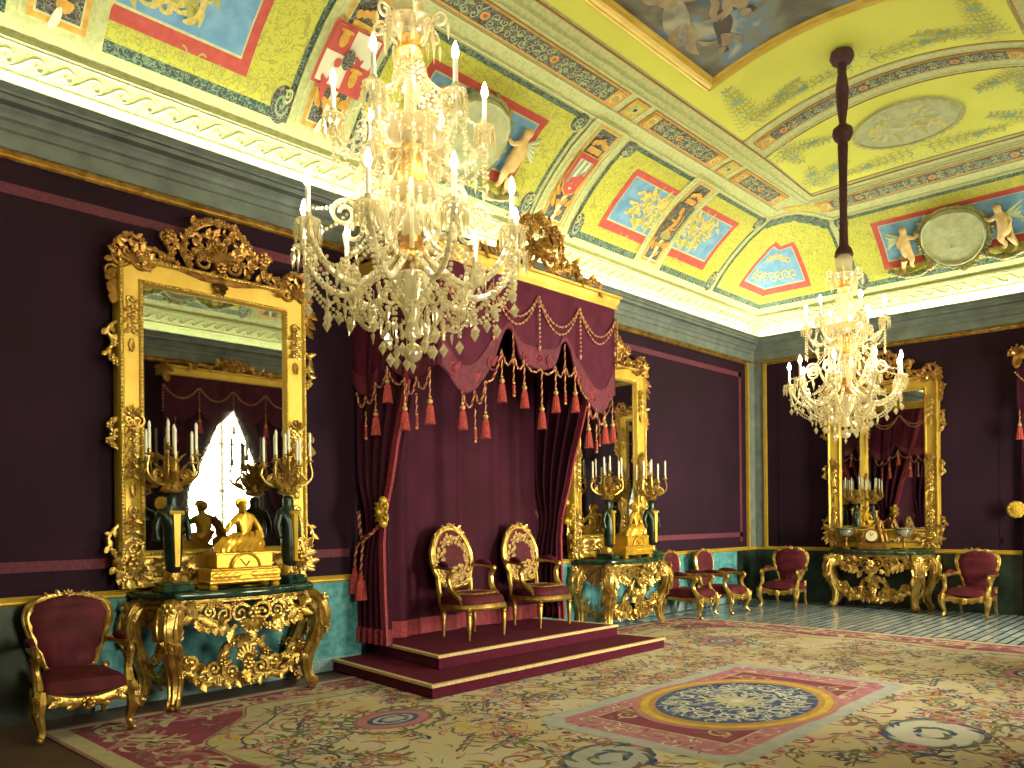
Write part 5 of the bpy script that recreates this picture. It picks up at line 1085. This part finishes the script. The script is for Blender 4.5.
g = G(); g.M = Matrix.Translation((-.02, -.062, .22)) @ Matrix.Rotation(PI / 2, 4, 'X'); g.lathe([(.0, 0), (.086, 0), (.084, .006), (.0, .008)], 24); di = g.build('dial', M['dial'], ec)
g = G(); g.tube([(-.02, -.074, .22), (.02, -.074, .26)], .004, 4); g.tube([(-.02, -.074, .22), (-.03, -.074, .285)], .003, 4); g.build('hand', M['bronze'], di)
J = {'pel': (.08, 0, .30, .05), 'che': (.07, 0, .42, .05), 'nek': (.06, 0, .475, .022), 'hed': (.05, -.01, .52, .034), 's1': (.12, 0, .44, .025), 'h1': (.15, -.03, .33, .017), 's2': (.02, 0, .44, .025), 'h2': (-.05, -.02, .36, .016), 'k1': (.12, -.05, .24, .036), 'f1': (.15, -.04, .11, .02), 'k2': (.17, .0, .26, .036), 'f2': (.2, -.01, .11, .02)}
skin('seated_figure', J, [('pel', 'che'), ('che', 'nek'), ('nek', 'hed'), ('che', 's1'), ('s1', 'h1'), ('che', 's2'), ('s2', 'h2'), ('pel', 'k1'), ('k1', 'f1'), ('pel', 'k2'), ('k2', 'f2')], M['gold_dark'], ec, 2)
ur = None
for y, lb in ((-1.77, 'silvery footed bowl on the end wall table, on the room-corner side of the clock'), (-2.66, 'silvery footed bowl on the end wall table, on the door-hanging side of the clock')):
    if ur is None:
        ur = thing('footed_bowl', lb, 'bowl', (-.36, y, TT), 0, 'footed bowls on the far console table')
        g = G(); g.lathe([(.075, 0), (.08, .012), (.05, .03), (.02, .05), (.016, .12), (.03, .135), (.018, .15), (.022, .19), (.05, .21)], 16); g.build('stem', M['gold_dark'], ur)
        g = G(); g.lathe([(.03, .20), (.09, .215), (.115, .26), (.12, .31), (.165, .335), (.168, .345), (.14, .34), (.1, .30), (.06, .25), (.0, .245)], 20); bo = g.build('bowl', M['silver'], ur)
        for s in (-1, 1): g = G(); g.M = Matrix.Rotation(PI / 2, 4, 'Z'); g.scroll(s * .14, .27, .035, PI / 2, 1.2, -s, .009, 0); g.build('handle', M['gold_dark'], bo)
    else: dup(ur, (-.36, y, TT), 0, lb)
# ---------------- chandeliers ----------------
def make_chandelier(label):
    t = thing('chandelier', label, 'chandelier', group='crystal chandeliers'); Cr, Ga = M['crystal'], M['glass_arm']; O = 2.30   # local z = room height - 2.30
    z_ = lambda z: z - O
    g = G(); L = z_(6.58); b = z_(4.36); rn = random.Random(1)
    g.lathe([(.0, b - .02), (.10, b - .02), (.085, b + .04), (.05, b + .09), (.04, b + .4), (.045, b + .9), (.055, b + 1.18), (.05, b + 1.22), (.085, b + 1.25), (.11, b + 1.31), (.10, b + 1.37), (.06, b + 1.40), (.035, b + 1.43), (.06, b + 1.62), (.07, b + 1.80), (.045, b + 1.98), (.055, b + 2.08), (.05, L - .14), (.10, L - .13), (.13, L - .07), (.11, L - .01), (.0, L)], 14)
    g.build('hanging_sleeve', M['rope'], t)
    g = G(); g.lathe([(.0, z_(2.45)), (.05, z_(2.47)), (.03, z_(2.55)), (.06, z_(2.62)), (.11, z_(2.72)), (.12, z_(2.78)), (.05, z_(2.82)), (.035, z_(2.86))], 14)
    g.lathe([(.03, z_(2.98)), (.04, z_(3.02)), (.10, z_(3.08)), (.11, z_(3.14)), (.04, z_(3.19)), (.035, z_(3.26))], 14); g.lathe([(.03, z_(3.45)), (.07, z_(3.52)), (.08, z_(3.58)), (.035, z_(3.64)), (.03, z_(3.93))], 12)
    g.lathe([(.03, z_(4.05)), (.05, z_(4.10)), (.085, z_(4.20)), (.09, z_(4.30)), (.06, z_(4.345))], 14); g.build('stem', Ga, t)
    g = G(); g.ball((0, 0, z_(2.385)), .052, 12, 8); g.gem((0, 0, z_(2.31)), .018, .04, .03, 6); g.build('finial', Cr, t)
    g = G(); g.lathe([(.05, z_(2.80)), (.09, z_(2.84)), (.095, z_(2.90)), (.06, z_(2.96)), (.07, z_(2.99))], 14); g.build('arm_plate', M['gold_red'], t)
    g = G(); g.lathe([(.03, z_(3.24)), (.06, z_(3.27)), (.10, z_(3.34)), (.115, z_(3.40)), (.13, z_(3.43)), (.12, z_(3.45)), (.05, z_(3.47))], 14); g.build('amber_vase', M['amber'], t)
    g = G(); g.lathe([(.03, z_(3.92)), (.06, z_(3.945)), (.075, z_(3.98)), (.06, z_(4.02)), (.07, z_(4.05)), (.03, z_(4.07))], 14); g.build('amber_knop', M['amber'], t)
    def bob(parent, x, y, z, R, seed, n=12):
        g = G(); g.lathe([(.012, z - .03), (.03, z - .012), (R, z + .006), (R * 1.02, z + .014), (R * .5, z + .008), (.016, z + .02), (.02, z + .05)], 14, 0, (x, y, 0)); g.build('drip_pan', Cr, parent)
        g = G(); rn = random.Random(seed)
        for k in range(n):
            a = 2 * PI * k / n; px, py = x + R * math.cos(a), y + R * math.sin(a); g.ball((px, py, z - .008), .008, 5, 4); h = .085 if k % 2 else .065
            g.gem((px, py, z - .035), .011, h, .02, 5)
        g.build('prism_fringe', Cr, parent)
    def cand(parent, x, y, z, h):
        g = G(); g.lathe([(.013, z + .03), (.013, z + .03 + h)], 8, 0, (x, y, 0)); k = g.build('candle', M['candle'], parent)
        g = G(); zz = z + .03 + h; g.lathe([(.005, zz), (.015, zz + .014), (.018, zz + .032), (.013, zz + .056), (.002, zz + .088)], 8, 0, (x, y, 0)); g.build('flame', M['flame'], k)
    NL, NU = 9, 6; tipsL = []; tipsU = []
    for k in range(NL):
        a = 2 * PI * k / NL + .18; ca, sa = math.cos(a), math.sin(a); R = .58; zc_ = 2.95
        g = G(); P = smooth([(.06 * ca, .06 * sa, z_(2.91)), (.18 * ca, .18 * sa, z_(2.80)), (.33 * ca, .33 * sa, z_(2.70)), (.47 * ca, .47 * sa, z_(2.75)), (.55 * ca, .55 * sa, z_(2.86)), (R * ca, R * sa, z_(zc_))], 5); g.tube(P, .0165, 7)
        g.beads(P[3:], .045, .021, 0, 6, 4); ar = g.build('lower_arm', Ga, t); bob(ar, R * ca, R * sa, z_(zc_), .062, k); cand(t, R * ca, R * sa, z_(zc_) + .0, .15); tipsL.append((R * ca, R * sa))
    for k in range(NU):
        a = 2 * PI * k / NU + .42; ca, sa = math.cos(a), math.sin(a); R = .40; zc_ = 3.60
        g = G(); P = smooth([(.05 * ca, .05 * sa, z_(3.50)), (.16 * ca, .16 * sa, z_(3.42)), (.28 * ca, .28 * sa, z_(3.40)), (.38 * ca, .38 * sa, z_(3.49)), (R * ca, R * sa, z_(zc_))], 5); g.tube(P, .013, 7); g.beads(P[3:], .04, .017, 0, 6, 4)
        ar = g.build('upper_arm', Ga, t); bob(ar, R * ca, R * sa, z_(zc_), .055, 20 + k, 10); cand(t, R * ca, R * sa, z_(zc_), .14); tipsU.append((R * ca, R * sa))
    for k in range(NL):          # glass volutes rising between the lower arms
        a = 2 * PI * (k + .5) / NL + .18; g = G(); g.M = Matrix.Rotation(a, 4, 'Z'); N = 30; P = [(.14, 0, z_(2.90)), (.22, 0, z_(2.98)), (.27, 0, z_(3.08))]
        for i in range(N): q = .078 * (1 - .72 * i / N); an = PI - 2 * PI * 1.6 * i / N; P.append((.35 + q * math.cos(an), 0, z_(3.09) + q * math.sin(an)))
        g.tube(smooth(P[:3] + P[3::2], 2), .0125, 7); g.gem((.35, 0, z_(2.98)), .014, .08, .03); g.build('volute', Ga, t)
    for k in range(6):           # small volutes of the upper crown
        a = 2 * PI * k / 6
        for (x, z, R, d, tn) in ((.17, 4.13, .045, 1, 1.3), (.20, 3.66, .055, 1, 1.4)):
            g = G(); g.M = Matrix.Rotation(a, 4, 'Z'); P = [(.04, 0, z_(z - .12)), (.10, 0, z_(z - .06))]
            for i in range(22): q = R * (1 - .7 * i / 22); an = PI - 2 * PI * tn * i / 22; P.append((x + q * math.cos(an), 0, z_(z) + q * math.sin(an)))
            g.tube(P, .008, 6); g.gem((x + R, 0, z_(z - .05)), .011, .07, .03); g.build('crown_volute', Ga, t)
    def chain(P, name='bead_string', step=.026, r=.0105, drop=None):
        g = G(); g.beads(P, step, r, 0, 6, 4)
        if drop: q = min(P, key=lambda p: p[2]); g.gem((q[0], q[1], q[2] - .03), .013, .05, .02)
        g.build(name, Cr, t)
    for k in range(NL):
        A, B = tipsL[k], tipsL[(k + 1) % NL]; chain(sag((*A, z_(2.91)), (*B, z_(2.91)), .20), drop=True)
        mid = ((A[0] + B[0]) / 2, (A[1] + B[1]) / 2); chain(sag((.10 * A[0] / .56, .10 * A[1] / .56, z_(2.80)), (*A, z_(2.80)), .24), drop=True)
        chain(sag((*A, z_(2.82)), (mid[0] * .35, mid[1] * .35, z_(2.56)), .10)); chain(sag((A[0] * .5, A[1] * .5, z_(2.70)), (B[0] * .5, B[1] * .5, z_(2.70)), .12), r=.0125)
    for k in range(NU):
        A, B = tipsU[k], tipsU[(k + 1) % NU]; chain(sag((*A, z_(3.57)), (*B, z_(3.57)), .16), drop=True); chain(sag((0.03, 0, z_(3.95)), (*A, z_(3.60)), .05)); chain(sag((A[0] * .2, A[1] * .2, z_(3.50)), (A[0] * 1.0, A[1] * 1.0, z_(3.42)), .16), drop=True)
    for k in range(NL):          # long strands swept from the amber vase out to the lower arms
        A = tipsL[k]; chain(sag((A[0] * .2, A[1] * .2, z_(3.44)), (A[0] * .97, A[1] * .97, z_(3.03)), .10)); chain(sag((A[0] * .12, A[1] * .12, z_(3.16)), (A[0] * .72, A[1] * .72, z_(2.80)), .06), r=.012)
    for k in range(NU):
        A = tipsU[k]
        for q in (-.16, .16): x, y = A[0] - q * A[1] * .9, A[1] + q * A[0] * .9; chain([(x, y, z_(3.57)), (x, y, z_(3.40)), (x, y, z_(3.30))], 'bead_drop', .028, .0115, True)
    for zz_, R_, n_, h_ in ((3.56, .20, 20, .12), (3.22, .15, 16, .11), (4.12, .13, 12, .09)):      # glass dishes hung with prisms
        g = G(); g.lathe([(.03, z_(zz_) - .03), (R_ * .7, z_(zz_) - .012), (R_, z_(zz_) + .01), (R_, z_(zz_) + .018), (R_ * .6, z_(zz_)), (.03, z_(zz_) - .015)], 24); ds2 = g.build('glass_dish', Cr, t); g = G()
        for k in range(n_): a = 2 * PI * k / n_; x, y = R_ * math.cos(a), R_ * math.sin(a); g.ball((x, y, z_(zz_) - .01), .010, 5, 4); g.ball((x, y, z_(zz_) - .03), .009, 5, 4); g.gem((x, y, z_(zz_) - .06), .014, h_ + .04 * (k % 2), .02, 5)
        g.build('prism_fringe', Cr, ds2)
    for k in range(18):          # the tent of prisms under the upper knop
        a = 2 * PI * k / 18; ca, sa = math.cos(a), math.sin(a); chain([(.06 * ca, .06 * sa, z_(3.95)), (.10 * ca, .10 * sa, z_(3.80)), (.19 * ca, .19 * sa, z_(3.66))], 'prism_strand', .03, .011)
    for k in range(14):
        a = 2 * PI * k / 14; ca, sa = math.cos(a), math.sin(a)
        for r, z, h in ((.125, 3.42, .10), (.105, 3.12, .09), (.20, 3.64, .09)): g = G(); g.ball((r * ca, r * sa, z_(z)), .009, 5, 4); g.gem((r * ca, r * sa, z_(z - .03)), .013, h, .02); g.build('prism', Cr, t)
    rn = random.Random(8)
    for k in range(34):          # teardrop pendants below
        a = 2 * PI * k / 40 * 3.0 + .1 * k; r = (.56, .46, .34, .22, .12)[k % 5]; z = (2.64, 2.55, 2.48, 2.42, 2.38)[k % 5] + rn.uniform(-.03, .05); x, y = r * math.cos(a), r * math.sin(a)
        g = G(); g.tube([(x, y, z_(z + .16)), (x, y, z_(z + .06))], .003, 4); g.ball((x, y, z_(z + .055)), .013, 6, 4); g.gem((x, y, z_(z) - .008), .027, .042, .040, 6); g.gem((x, y, z_(z) + .075), .016, .028, .024, 6); g.build('pendant', Cr, t)
    for k in range(40):
        a = 2 * PI * k / 48 * 5 + .3; r = .1 + .38 * ((k * 7) % 48) / 48; zt = (2.68 + .25 * (r / .5) ** 2, 3.40)[k % 3 == 0]; r = r * (.75 if k % 3 == 0 else 1); x, y = r * math.cos(a), r * math.sin(a); g = G(); n = 4 + k % 3
        for i in range(n): g.ball((x, y, z_(zt - .03 * i)), .0105, 6, 4)
        g.gem((x, y, z_(zt - .03 * n)), .014, .075, .025); g.build('bead_drop', Cr, t)
    return t
cd = make_chandelier('large crystal chandelier with lit candles hanging in front of the throne canopy'); cd.location = (-10.90, -3.50, 2.30)
dup(cd, (-4.72, -3.43, 2.30), .35, 'crystal chandelier with lit candles hanging on a long plum sleeve before the end wall')
# ---------------- carpet ----------------
class Fl(G):
    """flat woven pattern, each colour laid a hair above the last"""
    cnt = 0
    def zz(g, l): g.cnt += 1; return .006 + l * .0002 + (g.cnt % 12) * .000022
    def poly(g, P, mi, l): z = g.zz(l); return g.add([(x, y, z) for x, y in P], [tuple(range(len(P)))], mi)
    def ell(g, x, y, a, b, mi, l, n=40, r0=0.): return g.poly([(x + a * math.cos(2 * PI * i / n), y + b * math.sin(2 * PI * i / n)) for i in range(n)], mi, l)
    def rect(g, x0, x1, y0, y1, mi, l): return g.poly([(x0, y0), (x1, y0), (x1, y1), (x0, y1)], mi, l)
    def rib(g, P, w, mi, l, taper=False, closed=False):
        n = len(P); vs = []; z = g.zz(l)
        for i, p in enumerate(P):
            a, b = (P[i - 1], P[(i + 1) % n]) if closed else (P[max(0, i - 1)], P[min(n - 1, i + 1)]); dx, dy = b[0] - a[0], b[1] - a[1]; L = math.hypot(dx, dy) or 1
            q = w / 2 * (math.sin(PI * (i + .6) / (n + .2)) if taper else 1); vs += [(p[0] - dy / L * q, p[1] + dx / L * q, z), (p[0] + dy / L * q, p[1] - dx / L * q, z)]
        fs = [(2 * i, 2 * i + 1, 2 * i + 3, 2 * i + 2) for i in range(n - 1)]
        if closed: fs.append((2 * n - 2, 2 * n - 1, 1, 0))
        return g.add(vs, fs, mi)
    def spi(g, x, y, R, a, turns, d, w, mi, l):
        N = int(11 * turns) + 4; return g.rib([(x + R * (1 - .85 * i / N) * math.cos(a + d * 6.283 * turns * i / N), y + R * (1 - .85 * i / N) * math.sin(a + d * 6.283 * turns * i / N)) for i in range(N + 1)], w, mi, l, True)
    def lf(g, x, y, a, L, w, mi, l, bend=.6): return g.rib([(x + L * t * math.cos(a + bend * t), y + L * t * math.sin(a + bend * t)) for t in (0, .2, .4, .6, .8, 1)], w, mi, l, True)
    def flower(g, x, y, R, c1, c2, l, rn):
        n = rn.choice((5, 6)); a0 = rn.uniform(0, 6)
        for k in range(n): a = a0 + 2 * PI * k / n; g.ell(x + R * .6 * math.cos(a), y + R * .6 * math.sin(a), R * .42, R * .42, c1, l, 7)
        g.ell(x, y, R * .38, R * .38, c2, l + 1, 7)
CRM, TAN, PNK, CRI, NAV, OLV, RST, BGR, YLW, BEI, MAU, WHI, BRN = range(13)
cm = lambda n, a, b, s=9: mat(n, a, .95, 0, (s, .35, .65), b, (160, .3, .004), 0.)
CMAT = [cm('carpet_cream', '#cac0ac', '#c0ab84', 1.0), cm('carpet_tan', '#b58f4a', '#a47c3c'), cm('carpet_pink', '#b67a8a', '#ab6a7c'), cm('carpet_crimson', '#8a3a56', '#7c324c'), cm('carpet_navy', '#2e3c60', '#455a88'), cm('carpet_olive', '#5c5f48', '#74765c'), cm('carpet_rust', '#a87456', '#b8876a'),
        cm('carpet_bluegrey', '#b2b2b2', '#a2a4a8'), cm('carpet_yellow', '#c09a3a', '#cfae52'), cm('carpet_beige', '#bdb294', '#b0a484'), cm('carpet_mauve', '#8a5a5c', '#9a7070'), cm('carpet_white', '#cfcac0', '#c2c0ba'), cm('carpet_brown', '#6c584c', '#7c685a')]
g = Fl(); ax0, ax1, ay0, ay1 = -11.80, -3.12, -6.62, -.38; mx, my = (ax0 + ax1) / 2, (ay0 + ay1) / 2
g.box(ax0, ax1, ay0, ay1, 0, .006, MAU); g.rect(ax0 + .03, ax1 - .03, ay0 + .03, ay1 - .05, BEI, 1); g.rect(ax0 + .16, ax1 - .12, ay0 + .14, ay1 - .12, CRI, 2)
# cream and mauve scrolling acanthus in the crimson border
rn = random.Random(12)
def border_pt(s):   # walk round the border's middle line
    a, b, c_, d = ax0 + .42, ax1 - .36, ay0 + .38, ay1 - .34; w, h = b - a, d - c_; s = s % (2 * (w + h))
    if s < w: return (a + s, d, 0)
    s -= w
    if s < h: return (b, d - s, 1)
    s -= h
    if s < w: return (b - s, c_, 2)
    return (a, c_ + s - w, 3)
PER = 2 * ((ax1 - ax0 - .78) + (ay1 - ay0 - .72)); s = 0; k = 0
while s < PER:
    x, y, e = border_pt(s); c1 = (BEI, MAU, PNK, BEI)[k % 4]
    g.spi(x, y, .20, e * 1.5 + k, 1.4, 1 if k % 2 else -1, .05, c1, 3); g.lf(x, y, k * 1.7, .3, .08, BEI if k % 3 else PNK, 4)
    for q in range(9): g.lf(x + rn.uniform(-.2, .2), y + rn.uniform(-.17, .17), rn.uniform(0, 6.28), rn.uniform(.08, .2), .035, (BEI, MAU, BEI, PNK, BRN)[rn.randrange(5)], 4)
    s += .22; k += 1
# shaped field: cream contour band, navy line
qt = [(-7.46, -.84), (-8.6, -.84), (-9.35, -.86), (-10.0, -.83), (-10.38, -.78), (-10.52, -.93), (-10.62, -1.10), (-10.98, -1.40), (-11.17, -1.62), (-11.18, -2.2), (-11.1, -2.7), (-11.2, -3.1), (-11.2, -3.5)]
qt = [(p[0] - mx, p[1] - my) for p in qt]
def loop(sc): 
    q = [(x * (1 - sc / 3.7), y * (1 - sc / 2.6)) for x, y in qt]; full = q + [(x, -y) for x, y in reversed(q[:-1])]; full = full + [(-x, y) for x, y in reversed(full[1:-1])]
    return [(p[0] + mx, p[1] + my) for p in smooth([(x, y, 0) for x, y in full], 3, True)]
g.poly(loop(0), BEI, 6); g.rib(loop(.015), .02, MAU, 7, closed=True); g.poly(loop(.2), CRM, 8); g.rib(loop(.2), .022, NAV, 9, closed=True)
# loose flowers, leaves and ribbons over the field
def inside(x, y): return ay1 - .65 > y and ax0 + .85 < x < ax1 - .8 and ay0 + .75 < y < ay1 - .65 and not (abs(x + 7.72) < 1.55 and abs(y + 3.68) < .80)
cols = [PNK, RST, OLV, NAV, CRI, YLW, TAN, BGR, MAU, OLV, RST, PNK]
N = 0
while N < 520:
    x, y = rn.uniform(ax0, ax1), rn.uniform(ay0, ay1)
    if not inside(x, y): continue
    N += 1; c1 = rn.choice(cols); kind = rn.random(); a = rn.uniform(0, 6.28)
    if kind < .4:      # ribbon scroll with leaves
        R = rn.uniform(.09, .24); g.spi(x, y, R, a, 1.3, rn.choice((-1, 1)), .024, c1, 10)
        for q in range(5): g.lf(x + rn.uniform(-R, R), y + rn.uniform(-R, R), rn.uniform(0, 6.28), rn.uniform(.08, .18), .04, rn.choice((OLV, c1, RST, PNK)), 11)
    elif kind < .8:    # bouquet
        for q in range(rn.randint(3, 6)): g.flower(x + rn.uniform(-.16, .16), y + rn.uniform(-.14, .14), rn.uniform(.022, .05), rn.choice((PNK, RST, CRI, YLW, NAV, BGR, PNK)), rn.choice((YLW, CRM, CRI)), 12, rn)
        for q in range(9): g.lf(x + rn.uniform(-.15, .15), y + rn.uniform(-.15, .15), rn.uniform(0, 6.28), rn.uniform(.06, .15), .022, rn.choice((OLV, OLV, NAV, BRN)), 11)
    else:
        for q in range(7): g.lf(x + q * .05 * math.cos(a), y + q * .05 * math.sin(a), a + (1 if q % 2 else -1) * .9, .12, .032, rn.choice((OLV, BRN, OLV, NAV)), 11)
        g.rib([(x + t * .05 * math.cos(a), y + t * .05 * math.sin(a)) for t in range(9)], .012, BRN, 10)
for k in range(2200):   # short stray stems and buds
    x, y = rn.uniform(ax0, ax1), rn.uniform(ay0, ay1)
    if inside(x, y): g.lf(x, y, rn.uniform(0, 6.28), rn.uniform(.05, .16), rn.uniform(.009, .022), rn.choice(cols), 13, rn.uniform(-1.5, 1.5))
def ring_leaves(x, y, a, b, n, L, l, cl):
    for k in range(n): t = 2 * PI * k / n; g.lf(x + a * math.cos(t), y + b * math.sin(t), t + 1.3 + rn.uniform(-.5, .5), L, .04, rn.choice(cl), l)
for x, y in ((-9.9, -2.03), (-4.95, -2.03), (-9.9, -5.2), (-4.95, -5.2)):     # small pink-ringed medallions
    g.ell(x, y, .33, .25, MAU, 15); g.ell(x, y, .29, .215, PNK, 16); g.ell(x, y, .215, .15, NAV, 17); g.ell(x, y, .17, .115, BGR, 18); ring_leaves(x, y, .1, .06, 8, .09, 19, (NAV, OLV)); ring_leaves(x, y, .42, .33, 26, .13, 15, (OLV, BRN, OLV))
for x, y, a, b, mi in ((-7.72, -5.13, .35, .27, WHI), (-9.62, -3.82, .30, .22, BGR)):
    g.ell(x, y, a * 1.10, b * 1.10, BGR, 15); g.ell(x, y, a, b, mi, 16); ring_leaves(x, y, a * 1.1, b * 1.1, 34, .14, 17, (OLV, OLV, NAV, BRN)); ring_leaves(x, y, .14, .10, 16, .10, 18, (NAV, BGR, OLV, NAV))
    for s in (-1, 1): g.flower(x + s * a * 1.25, y, .09, PNK, CRI, 18, rn); g.flower(x + s * a * 1.3, y + .1, .06, MAU, YLW, 18, rn)
# the oblong centrepiece with its blue oval
cx0, cy0 = -7.72, -3.68
def oct_(hx, hy, c_): return [(cx0 - hx + c_, cy0 - hy), (cx0 + hx - c_, cy0 - hy), (cx0 + hx, cy0 - hy + c_), (cx0 + hx, cy0 + hy - c_), (cx0 + hx - c_, cy0 + hy), (cx0 - hx + c_, cy0 + hy), (cx0 - hx, cy0 + hy - c_), (cx0 - hx, cy0 - hy + c_)]
g.poly(oct_(1.56, .83, .14), BGR, 20); g.poly(oct_(1.52, .79, .13), BEI, 21); g.poly(oct_(1.43, .70, .10), PNK, 22)
for k in range(800):
    x, y = cx0 + rn.uniform(-1.4, 1.4), cy0 + rn.uniform(-.66, .66); g.lf(x, y, rn.uniform(0, 6.28), rn.uniform(.04, .10), .02, rn.choice((CRI, BEI, BEI, WHI, MAU, BEI)), 23)
hx, hy = 1.10, .50
g.poly(oct_(hx + .07, hy + .05, .01), BEI, 24); g.poly(oct_(hx + .05, hy + .035, .01), CRI, 25); g.poly(oct_(hx, hy, .01), MAU, 26)
for s in (-1, 1):
    for q in (-1, 1):
        for k in range(4): g.spi(cx0 + s * (.95 - .2 * k * .6), cy0 + q * (.38 - .02 * k), .1, k, 1.4, 1, .03, (BEI, OLV, BRN, YLW)[k], 27)
        for k in range(14): g.lf(cx0 + s * rn.uniform(.6, 1.05), cy0 + q * rn.uniform(.2, .48), rn.uniform(0, 6), .12, .03, rn.choice((BRN, BEI, OLV, RST)), 27)
for a, b, mi in ((1.0, .74, PNK), (.975, .715, RST), (.93, .68, YLW), (.86, .625, TAN), (.815, .595, RST), (.79, .575, NAV)): g.ell(cx0, cy0, a, b, mi, 30 + int((1 - a) * 26), 64)
for k in range(620):
    t, q = rn.uniform(0, 6.28), math.sqrt(rn.uniform(.03, .92)); g.lf(cx0 + .75 * q * math.cos(t), cy0 + .545 * q * math.sin(t), rn.uniform(0, 6.28), rn.uniform(.04, .10), rn.uniform(.014, .026), rn.choice((BGR, BGR, WHI, BEI)), 36)
for k in range(14): t = 2 * PI * k / 14; g.spi(cx0 + .56 * math.cos(t), cy0 + .41 * math.sin(t), .1, t, 1.3, 1, .024, WHI, 37); g.lf(cx0, cy0, t, .26, .05, BEI, 38, .2)
g.ell(cx0, cy0, .07, .055, WHI, 39, 14)
tag(g.build('carpet', CMAT, None, False), 'large cream floral carpet with a crimson border and blue oval centre', 'carpet')
# ---------------- portiere on the end wall, window draperies ----------------
def drapery(label, grp, hw, name='window_drapery'):
    """origin on the wall at floor level; gilded pelmet, lambrequin with garlands, two curtains tied back"""
    t = thing(name, label, 'curtain', group=grp)
    g = G(); g.box(-hw, hw, -.26, 0, 3.98, 4.10, 0, .012); g.box(-hw - .02, hw + .02, -.285, 0, 4.08, 4.13, 0, .015); g.box(-hw - .01, hw + .01, -.27, 0, 3.96, 3.99, 0, .01); g.build('pelmet', M['gold_flat'], t)
    g = G(); g.M = T(0, -.26, 0)
    for s in (-1, 1):
        P = g.curve([(s * .05, 4.28), (s * .25, 4.26), (s * .42, 4.15), (s * .6, 4.18), (s * .8, 4.12)], .025, 6, y=-.01); g.garnish(P, .06, .12, 4 + s, -.01); g.scroll(s * .15, 4.18, .08, PI / 2, 1.5, s, .022, -.02)
        g.M = T(s * (hw - .05), -.28, 0); g.shell(0, 4.02, .13, 0, PI, -.01, 7); g.leaf(0, 4.0, -PI / 2, .2, .07, -.01, .2); g.scroll(-.07, 4.05, .06, 0, 1.4, 1, .016); g.scroll(.07, 4.05, .06, PI, 1.4, -1, .016); g.M = T(0, -.26, 0)
    g.shell(0, 4.14, .2, .2, PI - .2, -.03, 9); g.build('crest', M['gold_red'], t)
    f = lambda x: 3.42 - .22 * abs(math.sin(x * PI / (hw * .5))) - (.12 if abs(x) > hw * .86 else 0)
    g = G(); g.slab(lambda u, v: (lambda x: (x, -.24 + .012 * math.sin(x * 30), 3.97 + (f(x) - 3.97) * v))(-hw + .03 + (2 * hw - .06) * u), 60, 8, .012); g.build('lambrequin', M['crimson_dark'], t)
    for k in range(4):
        g = G(); x0, x1 = -hw + hw * .5 * k, -hw + hw * .5 * (k + 1); g.beads(sag((x0, -.265, 3.8), (x1, -.265, 3.8), .22, 20), .04, .016); g.beads([(x1, -.265, 3.8), (x1, -.265, 3.35)], .05, .014); g.build('bead_garland', M['bead'], t)
    for x in (-hw + .07, -hw + .2, -hw * .5, 0, hw * .5, hw - .2, hw - .07): tassel(t, x, -.27, f(x) - .30, 1, f(x) + .02)
    for s in (-1, 1):
        def lead(z): return hw - .22 - (.74 * hw if z > 3.4 else (.74 * hw * max(0, (z - 1.5) / 1.9) ** .9 if z > 1.5 else .0))
        g = G(); g.slab(lambda u, v: (lambda z: (s * (hw - .06 + (max(.0, lead(z)) - hw + .06) * u), -.10 + .03 * math.sin(u * 34), z))(.02 + 3.94 * v), 50, 36, .012); cu = g.build('curtain', M['crimson_dark'], t)
        g = G(); g.M = T(s * (hw - .0), -.17, 1.80); g.rosette(0, 0, .075, -.03, 8); g.rosette(0, 0, .125, 0, 11); g.shell(0, 0, .10, 0, 2 * PI - .7, 0, 9); g.tube([(0, .0, 0), (0, .165, 0)], .02, 8); g.build('tieback_boss', M['gold_flat'], cu)
    return t
w1 = drapery('crimson window curtains under a gilded pelmet, opposite the throne canopy', 'window draperies', 1.25); w1.location = (-6.65, -7.0, 0); w1.rotation_euler = (0, 0, PI)
dup(w1, (-10.9, -7.0, 0), PI, 'crimson window curtains under a gilded pelmet, opposite the lone buttoned armchair'); dup(w1, (-2.3, -7.0, 0), PI, 'crimson window curtains under a gilded pelmet, nearest the end wall')
pd = drapery('dark crimson door hanging with gilt pelmet and gold tieback on the end wall', 'door hanging', 1.05, 'door_hanging'); pd.location = (0, -5.19, -.25); pd.rotation_euler = (0, 0, -PI / 2)
M['door_wood'] = mat('dark_panelled_door', '#241712', .4)
g = G(); g.box(-.012, 0, -5.95, -4.45, .95, 3.5); g.box(-.035, 0, -5.95, -4.45, 0, .9)
for y in (-5.9, -5.15, -4.55): g.box(-.05, -.03, y - .04, y + .04, 0, 3.4)
struct(g, 'door_1', M['door_wood'], False)
